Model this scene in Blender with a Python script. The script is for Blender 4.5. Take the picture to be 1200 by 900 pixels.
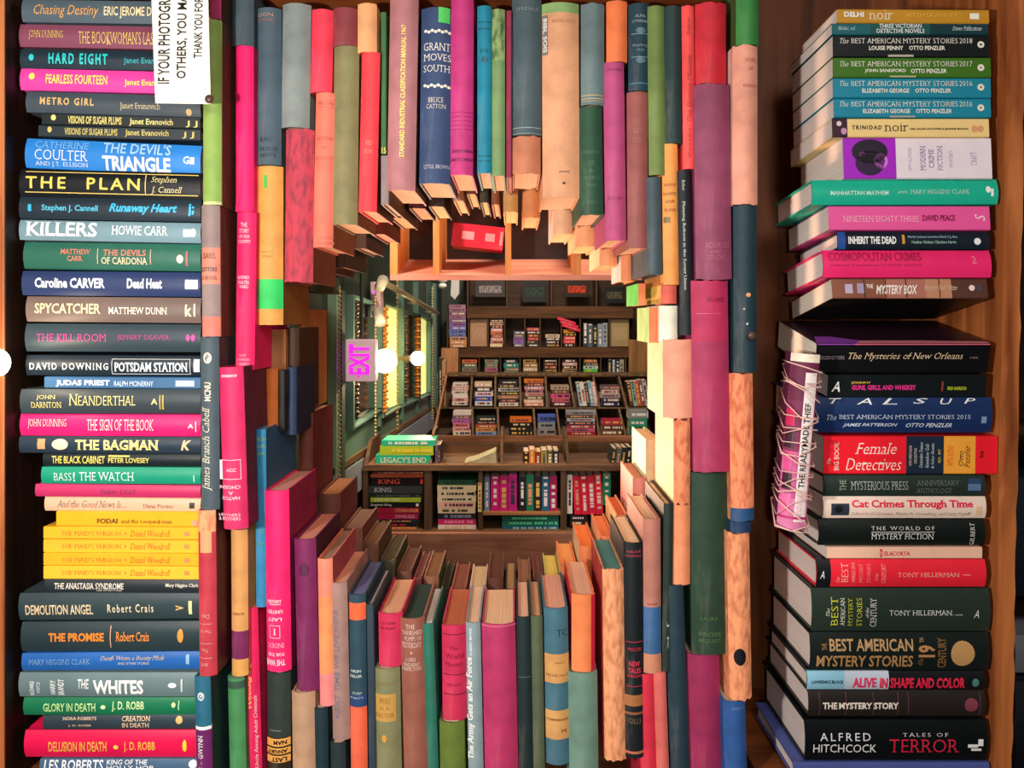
import bpy, bmesh, math, random
from mathutils import Vector, Matrix, Euler
random.seed(7)
scene = bpy.context.scene
for o in list(bpy.data.objects): bpy.data.objects.remove(o)
COL = scene.collection
# ------------------------------------------------------------------ camera, world, lamps
F = 940.0            # focal length in photo pixels
VX, VY = 602.0, 372.0  # vanishing point of the level view axis in the photo
CZ = 1.5             # eye height
Y0 = 1.034           # distance to the plane of the book spines
cam = bpy.data.cameras.new('camera'); cam.sensor_width = 36; cam.lens = 36 * F / 1200
cam.shift_x = -(VX - 600) / 1200; cam.shift_y = -(450 - VY) / 1200; cam.clip_start = .05
camo = bpy.data.objects.new('camera', cam); COL.objects.link(camo)
camo.location = (0, 0, CZ); camo.rotation_euler = (math.pi / 2, 0, 0); scene.camera = camo
vs = scene.view_settings; vs.view_transform = 'Standard'; vs.look = 'None'; vs.gamma = 1; vs.exposure = 0.10
vs.use_curve_mapping = False
w = bpy.data.worlds.new('world'); scene.world = w; w.use_nodes = True
w.node_tree.nodes['Background'].inputs[0].default_value = (1, .82, .68, 1)
w.node_tree.nodes['Background'].inputs[1].default_value = .04
def lamp(name, kind, loc, power, color, size=.05, target=None, spot=None, blend=.15):
    l = bpy.data.lights.new(name, kind); l.energy = power; l.color = color
    if kind == 'AREA': l.shape = 'DISK'; l.size = size
    else: l.shadow_soft_size = size
    if spot: l.spot_size = math.radians(spot); l.spot_blend = blend
    o = bpy.data.objects.new(name, l); COL.objects.link(o); o.location = loc
    if target:
        o.rotation_euler = (Vector(target) - Vector(loc)).to_track_quat('-Z', 'Y').to_euler()
    return o
KEY = lamp('reading_lamp_beam', 'SPOT', (-.52, .0, CZ - .02), 43, (1, .93, .88), .03, (0, Y0, CZ - .15), 112, .2)
BEAM = lamp('ceiling_spot_beam', 'SPOT', (-.02, -.25, CZ + .02), 15, (1, .93, .85), .02, (-.07, Y0, CZ - .16), 46, .04)
FILL = lamp('front_fill', 'AREA', (.35, -.7, CZ + .75), 13, (1, .92, .85), .5, (0, Y0, CZ - .1))  # unseen fill light added in front of the spines
FILL2 = lamp('ceiling_lamp_left', 'AREA', (-1.0, -.5, CZ + .55), 4, (1, .9, .82), .35, (.3, Y0, CZ - .1))  # second unseen fill, added from the left
# the labyrinth beyond the opening: warm lights from unseen sources
B1 = lamp('tunnel_fill_spot', 'SPOT', (-.15, 1.66, CZ - .30), 34, (1, .58, .38), .04, (.16, 1.16, CZ + .13), 78, .45)  # unseen spot added to light the tunnel's upper and right books
B4 = lamp('clip_lamp_crate', 'SPOT', (-.44, 1.52, CZ + .31), 16, (1, .74, .62), .03, (.03, 1.90, CZ + .10), 70, .4)  # unseen spot added to brighten the crate
B2 = lamp('aisle_area_light', 'AREA', (.25, 1.7, CZ + 1.2), 20, (1, .76, .58), .3, (.1, 2.6, CZ - .5))  # unseen area light added to brighten the near rack
B3 = lamp('far_area_light', 'AREA', (.15, 3.7, CZ + 1.2), 26, (1, .80, .66), .3, (.15, 5.0, CZ - .3))  # unseen area light above the far shelves
# ------------------------------------------------------------------ helpers
def lin(h):
    out = []
    for i in (0, 2, 4):
        c = int(h[i:i+2], 16) / 255
        out.append(c / 12.92 if c <= .04045 else ((c + .055) / 1.055) ** 2.4)
    return (*out, 1)
MC = {}
def nt(name):
    m = bpy.data.materials.new(name); m.use_nodes = True
    n = m.node_tree; return m, n, n.nodes['Principled BSDF']
def tex(n, kind, coord='Object', scale=None, mapscale=None):
    t = n.nodes.new(kind); tc = n.nodes.new('ShaderNodeTexCoord')
    if mapscale:
        mp = n.nodes.new('ShaderNodeMapping'); mp.inputs['Scale'].default_value = mapscale
        n.links.new(tc.outputs[coord], mp.inputs[0]); n.links.new(mp.outputs[0], t.inputs['Vector'])
    else: n.links.new(tc.outputs[coord], t.inputs['Vector'])
    if scale: t.inputs['Scale'].default_value = scale
    return t
def ramp(n, src, c0, c1, p0=.3, p1=.7):
    r = n.nodes.new('ShaderNodeValToRGB'); r.color_ramp.elements[0].position = p0; r.color_ramp.elements[1].position = p1
    r.color_ramp.elements[0].color = c0; r.color_ramp.elements[1].color = c1
    n.links.new(src, r.inputs[0]); return r
def sc(c, k): return (min(c[0]*k, 1), min(c[1]*k, 1), min(c[2]*k, 1), 1)
def cloth(h, rough=.62, var=.16, bump=.25):
    k = ('cloth', h, rough, var)
    if k in MC: return MC[k]
    m, n, b = nt('cloth_' + h); c = lin(h)
    t = tex(n, 'ShaderNodeTexNoise', scale=38); t.inputs['Detail'].default_value = 5
    r = ramp(n, t.outputs[0], sc(c, 1 - var), sc(c, 1 + var * .8))
    if var > .1:   # scuffs and faded streaks of old cloth
        t2 = tex(n, 'ShaderNodeTexNoise', scale=1, mapscale=(70, 70, 16)); t2.inputs['Detail'].default_value = 7; t2.inputs['Roughness'].default_value = .65
        r2 = ramp(n, t2.outputs[0], (0, 0, 0, 1), (.42, .42, .42, 1), .56, .74)
        mx = n.nodes.new('ShaderNodeMix'); mx.data_type = 'RGBA'; n.links.new(r2.outputs[0], mx.inputs[0]); n.links.new(r.outputs[0], mx.inputs[6])
        mx.inputs[7].default_value = (min(1, c[0] * .8 + .14), min(1, c[1] * .8 + .11), min(1, c[2] * .8 + .09), 1); n.links.new(mx.outputs[2], b.inputs['Base Color'])
    else: n.links.new(r.outputs[0], b.inputs['Base Color'])
    f = tex(n, 'ShaderNodeTexNoise', scale=900); bp = n.nodes.new('ShaderNodeBump'); bp.inputs['Strength'].default_value = bump
    bp.inputs['Distance'].default_value = .0006
    n.links.new(f.outputs[0], bp.inputs['Height']); n.links.new(bp.outputs[0], b.inputs['Normal'])
    b.inputs['Roughness'].default_value = rough; b.inputs['Specular IOR Level'].default_value = .35
    MC[k] = m; return m
def torn(h, h2):
    k = ('torn', h, h2)
    if k in MC: return MC[k]
    m, n, b = nt('torn_' + h)
    t = tex(n, 'ShaderNodeTexNoise', scale=1, mapscale=(150, 90, 55)); t.inputs['Detail'].default_value = 8
    r = ramp(n, t.outputs[0], lin(h2), lin(h), .38, .56); n.links.new(r.outputs[0], b.inputs['Base Color'])
    bp = n.nodes.new('ShaderNodeBump'); bp.inputs['Strength'].default_value = .8; bp.inputs['Distance'].default_value = .002
    n.links.new(t.outputs[0], bp.inputs['Height']); n.links.new(bp.outputs[0], b.inputs['Normal'])
    b.inputs['Roughness'].default_value = .85; MC[k] = m; return m
def jacket(h): return cloth(h, .38, .05, .03)
def plain(h, rough=.5, emit=0, name='paint'):
    k = ('plain', h, rough, emit)
    if k in MC: return MC[k]
    m, n, b = nt(name + '_' + h); b.inputs['Base Color'].default_value = lin(h); b.inputs['Roughness'].default_value = rough
    if emit: b.inputs['Emission Color'].default_value = lin(h); b.inputs['Emission Strength'].default_value = emit
    MC[k] = m; return m
def paper(h='f0dcc0'):
    k = ('paper', h)
    if k in MC: return MC[k]
    m, n, b = nt('pages_' + h); c = lin(h)
    t = tex(n, 'ShaderNodeTexNoise', scale=1, mapscale=(1400, 6, 6)); t.inputs['Detail'].default_value = 2
    r = ramp(n, t.outputs[0], sc(c, .80), sc(c, 1.05)); n.links.new(r.outputs[0], b.inputs['Base Color'])
    b.inputs['Roughness'].default_value = .8; b.inputs['Specular IOR Level'].default_value = .2
    MC[k] = m; return m
def wood(h, h2, axis='x', rough=.5):
    k = ('wood', h, h2, axis, rough)
    if k in MC: return MC[k]
    m, n, b = nt('wood_' + h)
    s = {'x': (2, 22, 22), 'z': (22, 22, 2), 'y': (22, 2, 22)}[axis]
    t = tex(n, 'ShaderNodeTexNoise', scale=1.6, mapscale=s); t.inputs['Detail'].default_value = 6; t.inputs['Distortion'].default_value = .7
    r = ramp(n, t.outputs[0], lin(h2), lin(h), .3, .68); n.links.new(r.outputs[0], b.inputs['Base Color'])
    bp = n.nodes.new('ShaderNodeBump'); bp.inputs['Strength'].default_value = .25; bp.inputs['Distance'].default_value = .003
    n.links.new(t.outputs[0], bp.inputs['Height']); n.links.new(bp.outputs[0], b.inputs['Normal'])
    b.inputs['Roughness'].default_value = rough; b.inputs['Specular IOR Level'].default_value = .3
    MC[k] = m; return m
def P(px, py, Y): return Vector(((px - VX) * Y / F, Y, CZ + (VY - py) * Y / F))
def link(name, me, mats, parent=None):
    o = bpy.data.objects.new(name, me); COL.objects.link(o)
    for m in (mats if isinstance(mats, (list, tuple)) else [mats]): me.materials.append(m)
    if parent: o.parent = parent
    return o
def tomesh(name, bm, smooth=False):
    bmesh.ops.recalc_face_normals(bm, faces=bm.faces)
    me = bpy.data.meshes.new(name); bm.to_mesh(me); bm.free()
    if smooth:
        for p in me.polygons: p.use_smooth = True
    return me
def empty(name, loc, rot=(0, 0, 0)):
    o = bpy.data.objects.new(name, None); COL.objects.link(o); o.location = loc; o.rotation_euler = rot
    o.empty_display_size = .02; return o
def tag(o, label, cat, group=None):
    o['label'] = label; o['category'] = cat
    if group: o['group'] = group
    return o
def abox(bm, lo, hi, bev=0):
    r = bmesh.ops.create_cube(bm, size=1)
    for v in r['verts']:
        v.co = Vector([(lo[i] + hi[i]) / 2 + v.co[i] * (hi[i] - lo[i]) for i in range(3)])
    if bev:
        es = list({e for v in r['verts'] for e in v.link_edges})
        bmesh.ops.bevel(bm, geom=es, offset=bev, segments=2, affect='EDGES', profile=.6)
def box(name, lo, hi, mat, parent=None, bev=.0015):
    """box given in world coordinates, mesh kept local to its own centre"""
    lo = Vector(lo); hi = Vector(hi); c = (lo + hi) / 2; bm = bmesh.new(); abox(bm, lo - c, hi - c, bev)
    o = link(name, tomesh(name, bm), mat)
    o.location = c
    if parent: o.parent = parent; o.location = c - parent.location
    return o
def pbox(name, x0, y0, x1, y1, Y, d, mat, parent=None, bev=.0015):
    a = P(x0, y1, Y); b = P(x1, y0, Y); return box(name, a, (b.x, Y + d, b.z), mat, parent, bev)
def prism(name, pts, ext, mat, parent=None):
    """closed polygon of world points extruded by vector ext"""
    c = sum((Vector(p) for p in pts), Vector()) / len(pts); bm = bmesh.new(); e = Vector(ext)
    a = [bm.verts.new(Vector(p) - c) for p in pts]; b = [bm.verts.new(Vector(p) - c + e) for p in pts]
    bm.faces.new(a); bm.faces.new(b[::-1]); n = len(pts)
    for i in range(n): bm.faces.new((a[i], a[(i+1) % n], b[(i+1) % n], b[i]))
    o = link(name, tomesh(name, bm), mat); o.location = c
    if parent: o.parent = parent; o.location = c - parent.location
    return o
def tube(bm, pts, r, seg=6, closed=False):
    rings = []; n = len(pts)
    for i, p in enumerate(pts):
        p = Vector(p); q = Vector(pts[(i+1) % n] if closed or i < n-1 else pts[i]); q0 = Vector(pts[i-1] if closed or i > 0 else pts[i])
        d = (q - q0).normalized(); u = d.orthogonal().normalized()
        ref = Vector((0, 0, 1)) if abs(d.z) < .9 else Vector((1, 0, 0)); u = d.cross(ref).normalized(); v = d.cross(u)
        rings.append([bm.verts.new(p + (u * math.cos(a) + v * math.sin(a)) * r) for a in [k * 2 * math.pi / seg for k in range(seg)]])
    for i in range(n if closed else n - 1):
        A, B = rings[i], rings[(i+1) % n]
        for k in range(seg): bm.faces.new((A[k], A[(k+1) % seg], B[(k+1) % seg], B[k]))
    if not closed: bm.faces.new(rings[0]); bm.faces.new(rings[-1][::-1])
# ------------------------------------------------------------------ lettering
def glyphs(s, style=''):
    """flat letter mesh as (verts, faces) in a unit box 0..1, 0..1 plus aspect"""
    cu = bpy.data.curves.new('t', 'FONT'); cu.body = s; cu.size = 1; cu.resolution_u = 2; cu.fill_mode = 'FRONT' if hasattr(cu, 'fill_mode') else 'BOTH'
    if 's' in style and not ('b' in style or 'B' in style): cu.offset = -.012
    if 'b' in style: cu.offset = .018 if 's' not in style else .008
    if 'B' in style: cu.offset = .036 if 's' not in style else .026
    if 'i' in style: cu.shear = .3
    if 'w' in style: cu.space_character = 1.35
    cu.space_line = .85; cu.align_x = 'CENTER'
    ob = bpy.data.objects.new('t', cu); me = bpy.data.meshes.new_from_object(ob)
    bm = bmesh.new(); bm.from_mesh(me); bpy.data.objects.remove(ob); bpy.data.curves.remove(cu); bpy.data.meshes.remove(me)
    bmesh.ops.remove_doubles(bm, verts=bm.verts, dist=1e-5)
    V = [v.co.copy() for v in bm.verts]; FC = [[v.index for v in f.verts] for f in bm.faces]
    if 's' in style:      # slab ends on every stem: gives the roman faces of the titles
        bm.verts.index_update()
        for e in list(bm.edges):
            if not e.is_boundary: continue
            a, b = e.verts[0].co, e.verts[1].co
            if abs(a.y - b.y) > .004: continue
            ln = abs(a.x - b.x)
            if not .05 < ln < .2: continue
            f = e.link_faces[0]; up = f.calc_center_median().y > a.y
            x0, x1 = min(a.x, b.x) - .07, max(a.x, b.x) + .07; y0 = a.y; y1 = a.y + (.045 if up else -.045)
            i = len(V); V += [Vector((x0, y0, 0)), Vector((x1, y0, 0)), Vector((x1, y1, 0)), Vector((x0, y1, 0))]; FC.append([i, i+1, i+2, i+3])
    bm.free()
    if not V: return None
    xs = [v.x for v in V]; ys = [v.y for v in V]; x0, x1, y0, y1 = min(xs), max(xs), min(ys), max(ys)
    return [((v.x - x0) / (x1 - x0), (v.y - y0) / max(y1 - y0, 1e-4)) for v in V], FC
GC = {}
def uvtext(s, u0, v0, u1, v1, rot=0, style=''):
    """fit string s in the rectangle (u right, v up)"""
    if (s, style) not in GC: GC[(s, style)] = glyphs(s, style)
    g = GC[(s, style)]
    out = []
    for a, b in g[0]:
        if rot == 90: a, b = 1 - b, a
        elif rot == -90: a, b = b, 1 - a
        elif rot == 180: a, b = 1 - a, 1 - b
        out.append((u0 + a * (u1 - u0), v0 + b * (v1 - v0)))
    return out, g[1]
# ------------------------------------------------------------------ the book builder
def cover_mesh(T, L, W, hard, rnd, cuts, fray, c):
    b = min(.24 * T, .009) * rnd
    n = 8 if rnd else 2
    O = [(-T/2, W), (-T/2, b + .011)]
    if hard: O += [(-T/2 + .0012, b + .006)]
    O += [(-T/2 + T * i / n, b * (2 * i / n - 1) ** 2) for i in range(n + 1)]
    if not rnd: O[-n-1] = (-T/2, .0012); O.insert(len(O) - n, (-T/2 + .0012, 0)); O[-1] = (T/2 - .0012, 0); O.append((T/2, .0012))
    if hard: O += [(T/2 - .0012, b + .006)]
    O += [(T/2, b + .011), (T/2, W)]
    I = []
    for (x, y) in O:
        I.append((max(-T/2 + c, min(T/2 - c, x)), min(W, y + c) if abs(x) < T/2 - .0005 else max(y, b + c)))
    I[0] = (-T/2 + c, W); I[-1] = (T/2 - c, W)
    zs = sorted(set([-L/2, L/2] + cuts)); bm = bmesh.new(); G = []
    for iz, z in enumerate(zs):
        ro, ri = [], []
        for k, (x, y) in enumerate(O):
            dz = 0
            if fray and iz in (0, len(zs) - 1) and y < b + .004: dz = random.uniform(-1, .4) * fray * (1 if iz else -1)
            ro.append(bm.verts.new((x, y, z + dz))); ri.append(bm.verts.new((I[k][0], I[k][1], z + dz)))
        G.append((ro, ri))
    m = len(O); lay = []
    for i in range(len(zs) - 1):
        (a, ai), (q, qi) = G[i], G[i+1]
        for k in range(m - 1):
            f = bm.faces.new((a[k], a[k+1], q[k+1], q[k])); lay.append((f, (zs[i] + zs[i+1]) / 2, O[k][1] < b + .009 and O[k+1][1] < b + .009))
            bm.faces.new((ai[k+1], ai[k], qi[k], qi[k+1]))
        bm.faces.new((a[0], q[0], qi[0], ai[0])); bm.faces.new((a[-1], ai[-1], qi[-1], q[-1]))
    for G_, rev in ((G[0], 0), (G[-1], 1)):
        for k in range(m - 1):
            vs_ = (G_[0][k], G_[1][k], G_[1][k+1], G_[0][k+1]); bm.faces.new(vs_[::-1] if rev else vs_)
    return bm, lay, b
BOOKS = []
def book(x0, x1, y0, y1, col, desc, Y=Y0, horiz=False, W=None, lean=0, yaw=0, pitch=0, kind='hard', bands=(), patch=(), text=(),
         pages='e6c0a0', sec='', group='', mat=None, fray=.0006, name=None, gap=.4, side=None, toppages=None):
    """x0..y1: rectangle of the spine in photo pixels at distance Y.  lean: drift in pixels along the spine."""
    k = Y / F; cx, cy = (x0 + x1) / 2, (y0 + y1) / 2
    if horiz: L, T = (x1 - x0) * k, (y1 - y0 - gap) * k; cy += lean / 2
    else: L, T = (y1 - y0 - gap) * k, (x1 - x0 - gap) * k; cx += lean / 2
    hard = kind == 'hard'
    if W is None: W = (.150 if hard else .135) if not horiz else min(.155, .68 * L)
    W += random.uniform(-.004, .004)
    ang = math.atan2(lean, (x1 - x0) if horiz else (y1 - y0))
    fc = P(cx, cy, Y)
    R = Euler((math.radians(pitch), 0, math.radians(yaw))).to_matrix()
    if horiz: R = R @ Matrix.Rotation(ang, 3, 'Y') @ Matrix.Rotation(math.pi / 2, 3, 'Y')
    else: R = R @ Matrix.Rotation(ang, 3, 'Y')
    # the empty stands at the centre of the book's lower edge
    base = Vector((0, W / 2, -L / 2)) if not horiz else Vector((T / 2, W / 2, 0))
    fray *= .5
    root = empty(name or ('hardcover_book' if hard else 'paperback_book'), fc + R @ base); root.rotation_euler = R.to_euler()
    def rel(px, py):   # photo pixel on the flat spine -> (u, v)
        return (px - (x0 + x1) / 2) * k, ((y0 + y1) / 2 - py) * k
    def loc(u, v): return (-v, u) if horiz else (u, v)      # -> local (x, z)
    along = lambda p: rel(p, 0)[0] if horiz else rel(0, p)[1]
    bb = []
    for (a, b_, h) in bands:
        s0, s1 = sorted((along(a), along(b_))); bb.append((max(s0, -L/2), min(s1, L/2), h))
    cuts = sorted({round(s, 5) for q in bb for s in q[:2] if -L/2 + .0003 < s < L/2 - .0003})
    c = .0024 if hard else .0007
    rnd = 1 if (hard and T > .011 and not horiz) else (.5 if hard and T > .016 else 0)
    bm, lay, bul = cover_mesh(T, L, W, hard, rnd, cuts, fray if hard and not horiz else 0, c)
    M = mat or (cloth(col) if not horiz and hard else jacket(col)); mats = [M]
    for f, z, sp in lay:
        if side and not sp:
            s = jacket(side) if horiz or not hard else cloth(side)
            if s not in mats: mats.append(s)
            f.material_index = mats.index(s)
        if not sp: continue
        for s0, s1, h in bb:
            if s0 <= z <= s1:
                mm = h if not isinstance(h, str) else (jacket(h) if horiz else cloth(h))
                if mm not in mats: mats.append(mm)
                f.material_index = mats.index(mm)
    me = tomesh('cover', bm, True); me.set_sharp_from_angle(angle=.7); cv = link('cover', me, mats, root); cv.location = -base
    sq = .003 if hard else .0004
    bm = bmesh.new(); xx = T/2 - c - .0002; yy0 = bul + c + .0002; yy1 = W - (.004 if hard else .0006)
    abox(bm, (-xx, yy0, -L/2 + sq), (xx, yy1, L/2 - sq))
    pg = link('pages', tomesh('pages', bm), paper(pages), root); pg.location = -base
    if toppages:
        pg.data.materials.append(paper(toppages))
        for p in pg.data.polygons:
            if p.normal.z > .9: p.material_index = 1
    prof = lambda x: bul * (2 * x / T) ** 2 if rnd else 0
    for (a, b_, c_, d, h) in patch:
        (u0, v1), (u1, v0) = rel(a, b_), rel(c_, d); bm = bmesh.new(); g = []
        N = 8
        for i in range(N + 1):
            if horiz:
                v = v0 + (v1 - v0) * i / N; g.append([bm.verts.new((-v, prof(v) - .0004, u)) for u in (u0, u1)])
            else:
                u = u0 + (u1 - u0) * i / N; g.append([bm.verts.new((u, prof(u) - .0004, v)) for v in (v0, v1)])
        for i in range(N): bm.faces.new((g[i][0], g[i+1][0], g[i+1][1], g[i][1]))
        o = link('spine_label', tomesh('spine_label', bm), plain(h, .6) if isinstance(h, str) else h, root); o.location = -base
    if text:
        bm = bmesh.new(); tm = []
        for t in text:
            s, a, b_, c_, d, h = t[:6]; rot = t[6] if len(t) > 6 else 0; st = t[7] if len(t) > 7 else 'b'
            (u0, v1), (u1, v0) = rel(a, b_), rel(c_, d)
            if s == '#':      # plain block or rule
                uv, fs = [(u0, v0), (u1, v0), (u1, v1), (u0, v1)], [[0, 1, 2, 3]]
            elif s == '@':    # round emblem
                uv = [((u0 + u1) / 2 + (u1 - u0) / 2 * math.cos(q * math.pi / 10), (v0 + v1) / 2 + (v1 - v0) / 2 * math.sin(q * math.pi / 10)) for q in range(20)]; fs = [list(range(20))]
            elif s == '[]':   # frame
                e = .0006; uv = [(u0, v0), (u1, v0), (u1, v1), (u0, v1), (u0+e, v0+e), (u1-e, v0+e), (u1-e, v1-e), (u0+e, v1-e)]
                fs = [[0, 1, 5, 4], [1, 2, 6, 5], [2, 3, 7, 6], [3, 0, 4, 7]]
            else: uv, fs = uvtext(s, u0, v0, u1, v1, rot, st)
            m_ = plain(h, .45, name='ink')
            if m_ not in tm: tm.append(m_)
            lst = []
            for (u, v) in uv:
                x, z = loc(u, v); lst.append(bm.verts.new((x, 0, z)))
            for f in fs:
                try: bm.faces.new([lst[i] for i in f]).material_index = tm.index(m_)
                except ValueError: pass
        if rnd:     # cut the letters along the facets of the rounded spine and lay them on it
            for i in range(1, 8):
                bmesh.ops.bisect_plane(bm, geom=bm.verts[:] + bm.edges[:] + bm.faces[:], plane_co=(-T/2 + T * i / 8, 0, 0), plane_no=(1, 0, 0), dist=1e-6)
        for v in bm.verts: v.co.y = prof(max(-T/2, min(T/2, v.co.x))) - .0009
        me = bpy.data.meshes.new('title'); bm.to_mesh(me); bm.free(); o = link('title', me, tm, root); o.location = -base
    root['category'] = 'book'; root['group'] = group
    BOOKS.append((sec, (x0 + x1) / 2, (y0 + y1) / 2, desc, root)); return root
# ------------------------------------------------------------------ the setting
def struct(o): o['kind'] = 'structure'; return o
FLOORM = wood('4a3020', '24160e', 'y'); PLAST = plain('4a3a30', .8); DARKW = wood('3a2416', '1c100a', 'x')
struct(box('floor', (-3, -2.2, -.1), (3.2, 6.2, 0), FLOORM, bev=0))
struct(box('ceiling', (-3, -2.2, 3.3), (3.2, 6.2, 3.4), PLAST, bev=0))
struct(box('wall_back', (-3, 6.0, 0), (3.2, 6.1, 3.3), plain('2e2620', .8), bev=0))
struct(box('wall_right', (3.1, -2.2, 0), (3.2, 6.1, 3.3), plain('4a3a30', .8), bev=0))
# ------------------------------------------------------------------ the bookcase that frames the view
ZS = CZ + (VY - 917) * Y0 / F     # shelf under the lying stacks
ZC = CZ + (VY - 968) * Y0 / F     # shelf under the middle books
case = tag(empty('bookcase', (0, Y0 + .1, 0)), 'worn brown wooden bookcase framing the stacks and the opening of books', 'bookcase')
UPW = wood('d8844a', '8a4420', 'z', .45); MIDW = wood('7a4420', '4a2410', 'z', .5); MIDX = wood('8a4a22', '542a12', 'x', .5)
XL = P(5, 0, Y0 - .02).x; XR0 = P(1187, 0, Y0 - .01).x; XR1 = P(1171, 900, Y0 - .01).x
up = box('upright', (XL - .10, Y0 - .02, 0), (XL, Y0 + .27, 2.35), UPW, case)
zt, zb = 2.35, 0.0
def xr(z): # the right upright leans
    z0, z1 = CZ + VY * Y0 / F, CZ + (VY - 900) * Y0 / F
    return XR1 + (XR0 - XR1) * (z - z1) / (z0 - z1)
ridge = []
bm = bmesh.new(); N = 90; c0 = Vector((xr(1.4), Y0 + .1, 0)); rows = []
for i in range(N + 1):
    z = zb + (zt - zb) * i / N; j = random.uniform(0, .0045); q = random.uniform(0, .003)
    x = xr(z); rows.append([bm.verts.new(Vector(p) - c0) for p in ((x + j, Y0 - .01, z), (x + .018 - q, Y0 - .01, z), (x + .018, Y0 + .27, z), (x - .004, Y0 + .27, z), (x - .0015 + j * .3, Y0, z))])
for i in range(N):
    for k in range(5): bm.faces.new((rows[i][k], rows[i][(k+1) % 5], rows[i+1][(k+1) % 5], rows[i+1][k]))
bm.faces.new(rows[0][::-1]); bm.faces.new(rows[-1])
o = link('upright', tomesh('upright', bm), wood('c87840', '7a3c1c', 'z', .5), case); o.location = c0 - case.location
xa, xb = P(236, 0, Y0).x, P(893, 0, Y0).x
box('shelf', (XL, Y0 - .02, ZS - .022), (xa - .004, Y0 + .27, ZS), MIDX, case)
box('shelf', (xb, Y0 - .02, ZS - .022), (XR1 - .006, Y0 + .27, ZS), MIDX, case)
box('shelf', (xa - .03, Y0 - .09, ZC - .022), (xb, Y0 + .36, ZC), MIDX, case)
zt0 = CZ + (VY + 13) * Y0 / F
box('head_board', (P(298, 0, Y0).x, Y0 - .012, zt0), (P(857, 0, Y0).x, Y0 + .30, zt0 + .022), wood('b0622e', '7a3c1a', 'x'), case)
box('back_panel', (xb - .012, Y0 + .262, ZS), (XR0 + .02, Y0 + .274, 2.35), MIDW, case)
box('back_panel', (XL, Y0 + .262, ZS), (xa + .03, Y0 + .274, 2.35), wood('3a2014', '1e100a', 'z'), case)  # left panel coloured darker to put the niche's shade into the wood
box('light_block_panel', (xb - .014, Y0 + .165, 0), (xb - .002, Y0 + .262, 2.35), MIDW, case)  # unseen panels added so the tunnel does not leak light
box('light_block_panel', (xa + .008, Y0 + .175, 0), (xa + .02, Y0 + .262, 2.35), MIDW, case)
box('top_board', (XL - .10, Y0 - .03, 2.35), (.74, Y0 + .27, 2.38), MIDX, case)
box('lining', (XL, Y0 - .019, ZS), (XL + .0015, Y0 + .262, 2.35), wood('30190e', '180c06', 'z'), case, 0)  # dark lining added to paint shade on the upright's inner face
# second bookcase seen past the right upright
# ------------------------------------------------------------------ stack of lying hardcovers on the left
WH, GO, CR, TE = 'f2f4f4', 'f2d070', 'f6e2b0', '58d8d8'
def LS(x0, y0, y1, drop, col, desc, text=(), **k):
    x1 = 235
    return book(x0, x1, y0, y1, col, desc, Y=k.pop('Y', Y0 + random.uniform(-.003, .004)), horiz=True, lean=drop, text=text, sec='left', group='books lying in the left stack', W=k.pop('W', .152), **k)
LS(25, -2, 25, 3, '54646e', 'slate hardcover with gold and cream lettering', [('Chasing Destiny', 40, 5, 116, 20, 'e8a860', 0, 'i'), ('ERIC JEROME D', 122, 6, 178, 20, CR, 0, 'b')])
LS(22, 27, 54, 4, '8a4a60', 'plum hardcover with yellow lettering', [('JOHN DUNNING', 34, 35, 74, 46, GO, 0, 's'), ("THE BOOKWOMAN'S LAST F", 92, 35, 190, 50, GO, 0, 's')])
LS(23, 56, 79, 4, '22343e', 'dark teal hardcover with bright turquoise lettering', [('HARD EIGHT', 57, 61, 126, 74, '30d0d0', 0, 'Bw'), ('Janet Evanovich', 145, 65, 200, 74, '2aa8b0', 0, 'b'), ('@', 34, 63, 40, 71, '30d0d0')])
LS(23, 79, 105, 5, 'f048a8', 'bright pink hardcover with yellow lettering', [('FEARLESS FOURTEEN', 54, 86, 126, 97, 'f8ec70', 0, 'b'), ('Janet Evanovich', 146, 90, 200, 99, 'f8ec70', 0, 'b'), ('@', 34, 85, 41, 93, 'f8ec70')])
LS(30, 106, 131, 6, '46525a', 'dark grey hardcover with gold lettering', [('METRO GIRL', 47, 113, 110, 122, 'e0b878', 0, 'Bw'), ('Janet Evanovich', 141, 117, 188, 126, 'f0dca0', 0, 's'), ('@', 218, 122, 225, 130, 'e0b878')])
LS(49, 132, 146, 5, '1c2628', 'thin black paperback with yellow lettering', [('VISIONS OF SUGAR PLUMS', 80, 135, 143, 144, 'f0e080', 0, 'b'), ('Janet Evanovich', 152, 136, 203, 145, 'f4e890', 0, 'b'), ('@', 60, 134, 66, 141, 'f0e080'), ('J J', 218, 137, 232, 145, 'f0e080')])
LS(45, 146, 160, 5, '28343a', 'thin dark grey paperback with yellow lettering', [('VISIONS OF SUGAR PLUMS', 76, 149, 138, 157, 'd8c870', 0, 'b'), ('Janet Evanovich', 147, 149, 198, 158, 'd8c870', 0, 'b'), ('@', 56, 148, 61, 155, 'd8c870'), ('J J', 214, 150, 228, 158, 'd8c870')])
LS(29, 161, 196, 9, '2e86d8', 'bright blue hardcover with large white lettering', [('CATHERINE', 41, 164, 103, 172, '90c8f0', 0, 's'), ('COULTER', 41, 174, 103, 186, WH, 0, 's'), ('AND J.T. ELLISON', 41, 188, 103, 194, WH, 0, 's'), ("THE DEVIL'S", 120, 162, 200, 175, 'a8d4f4', 0, 'b'), ('TRIANGLE', 120, 178, 200, 195, WH, 0, 'B'), ('G', 215, 175, 222, 184, WH), ('#', 223, 176, 228, 184, WH)])
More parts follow.
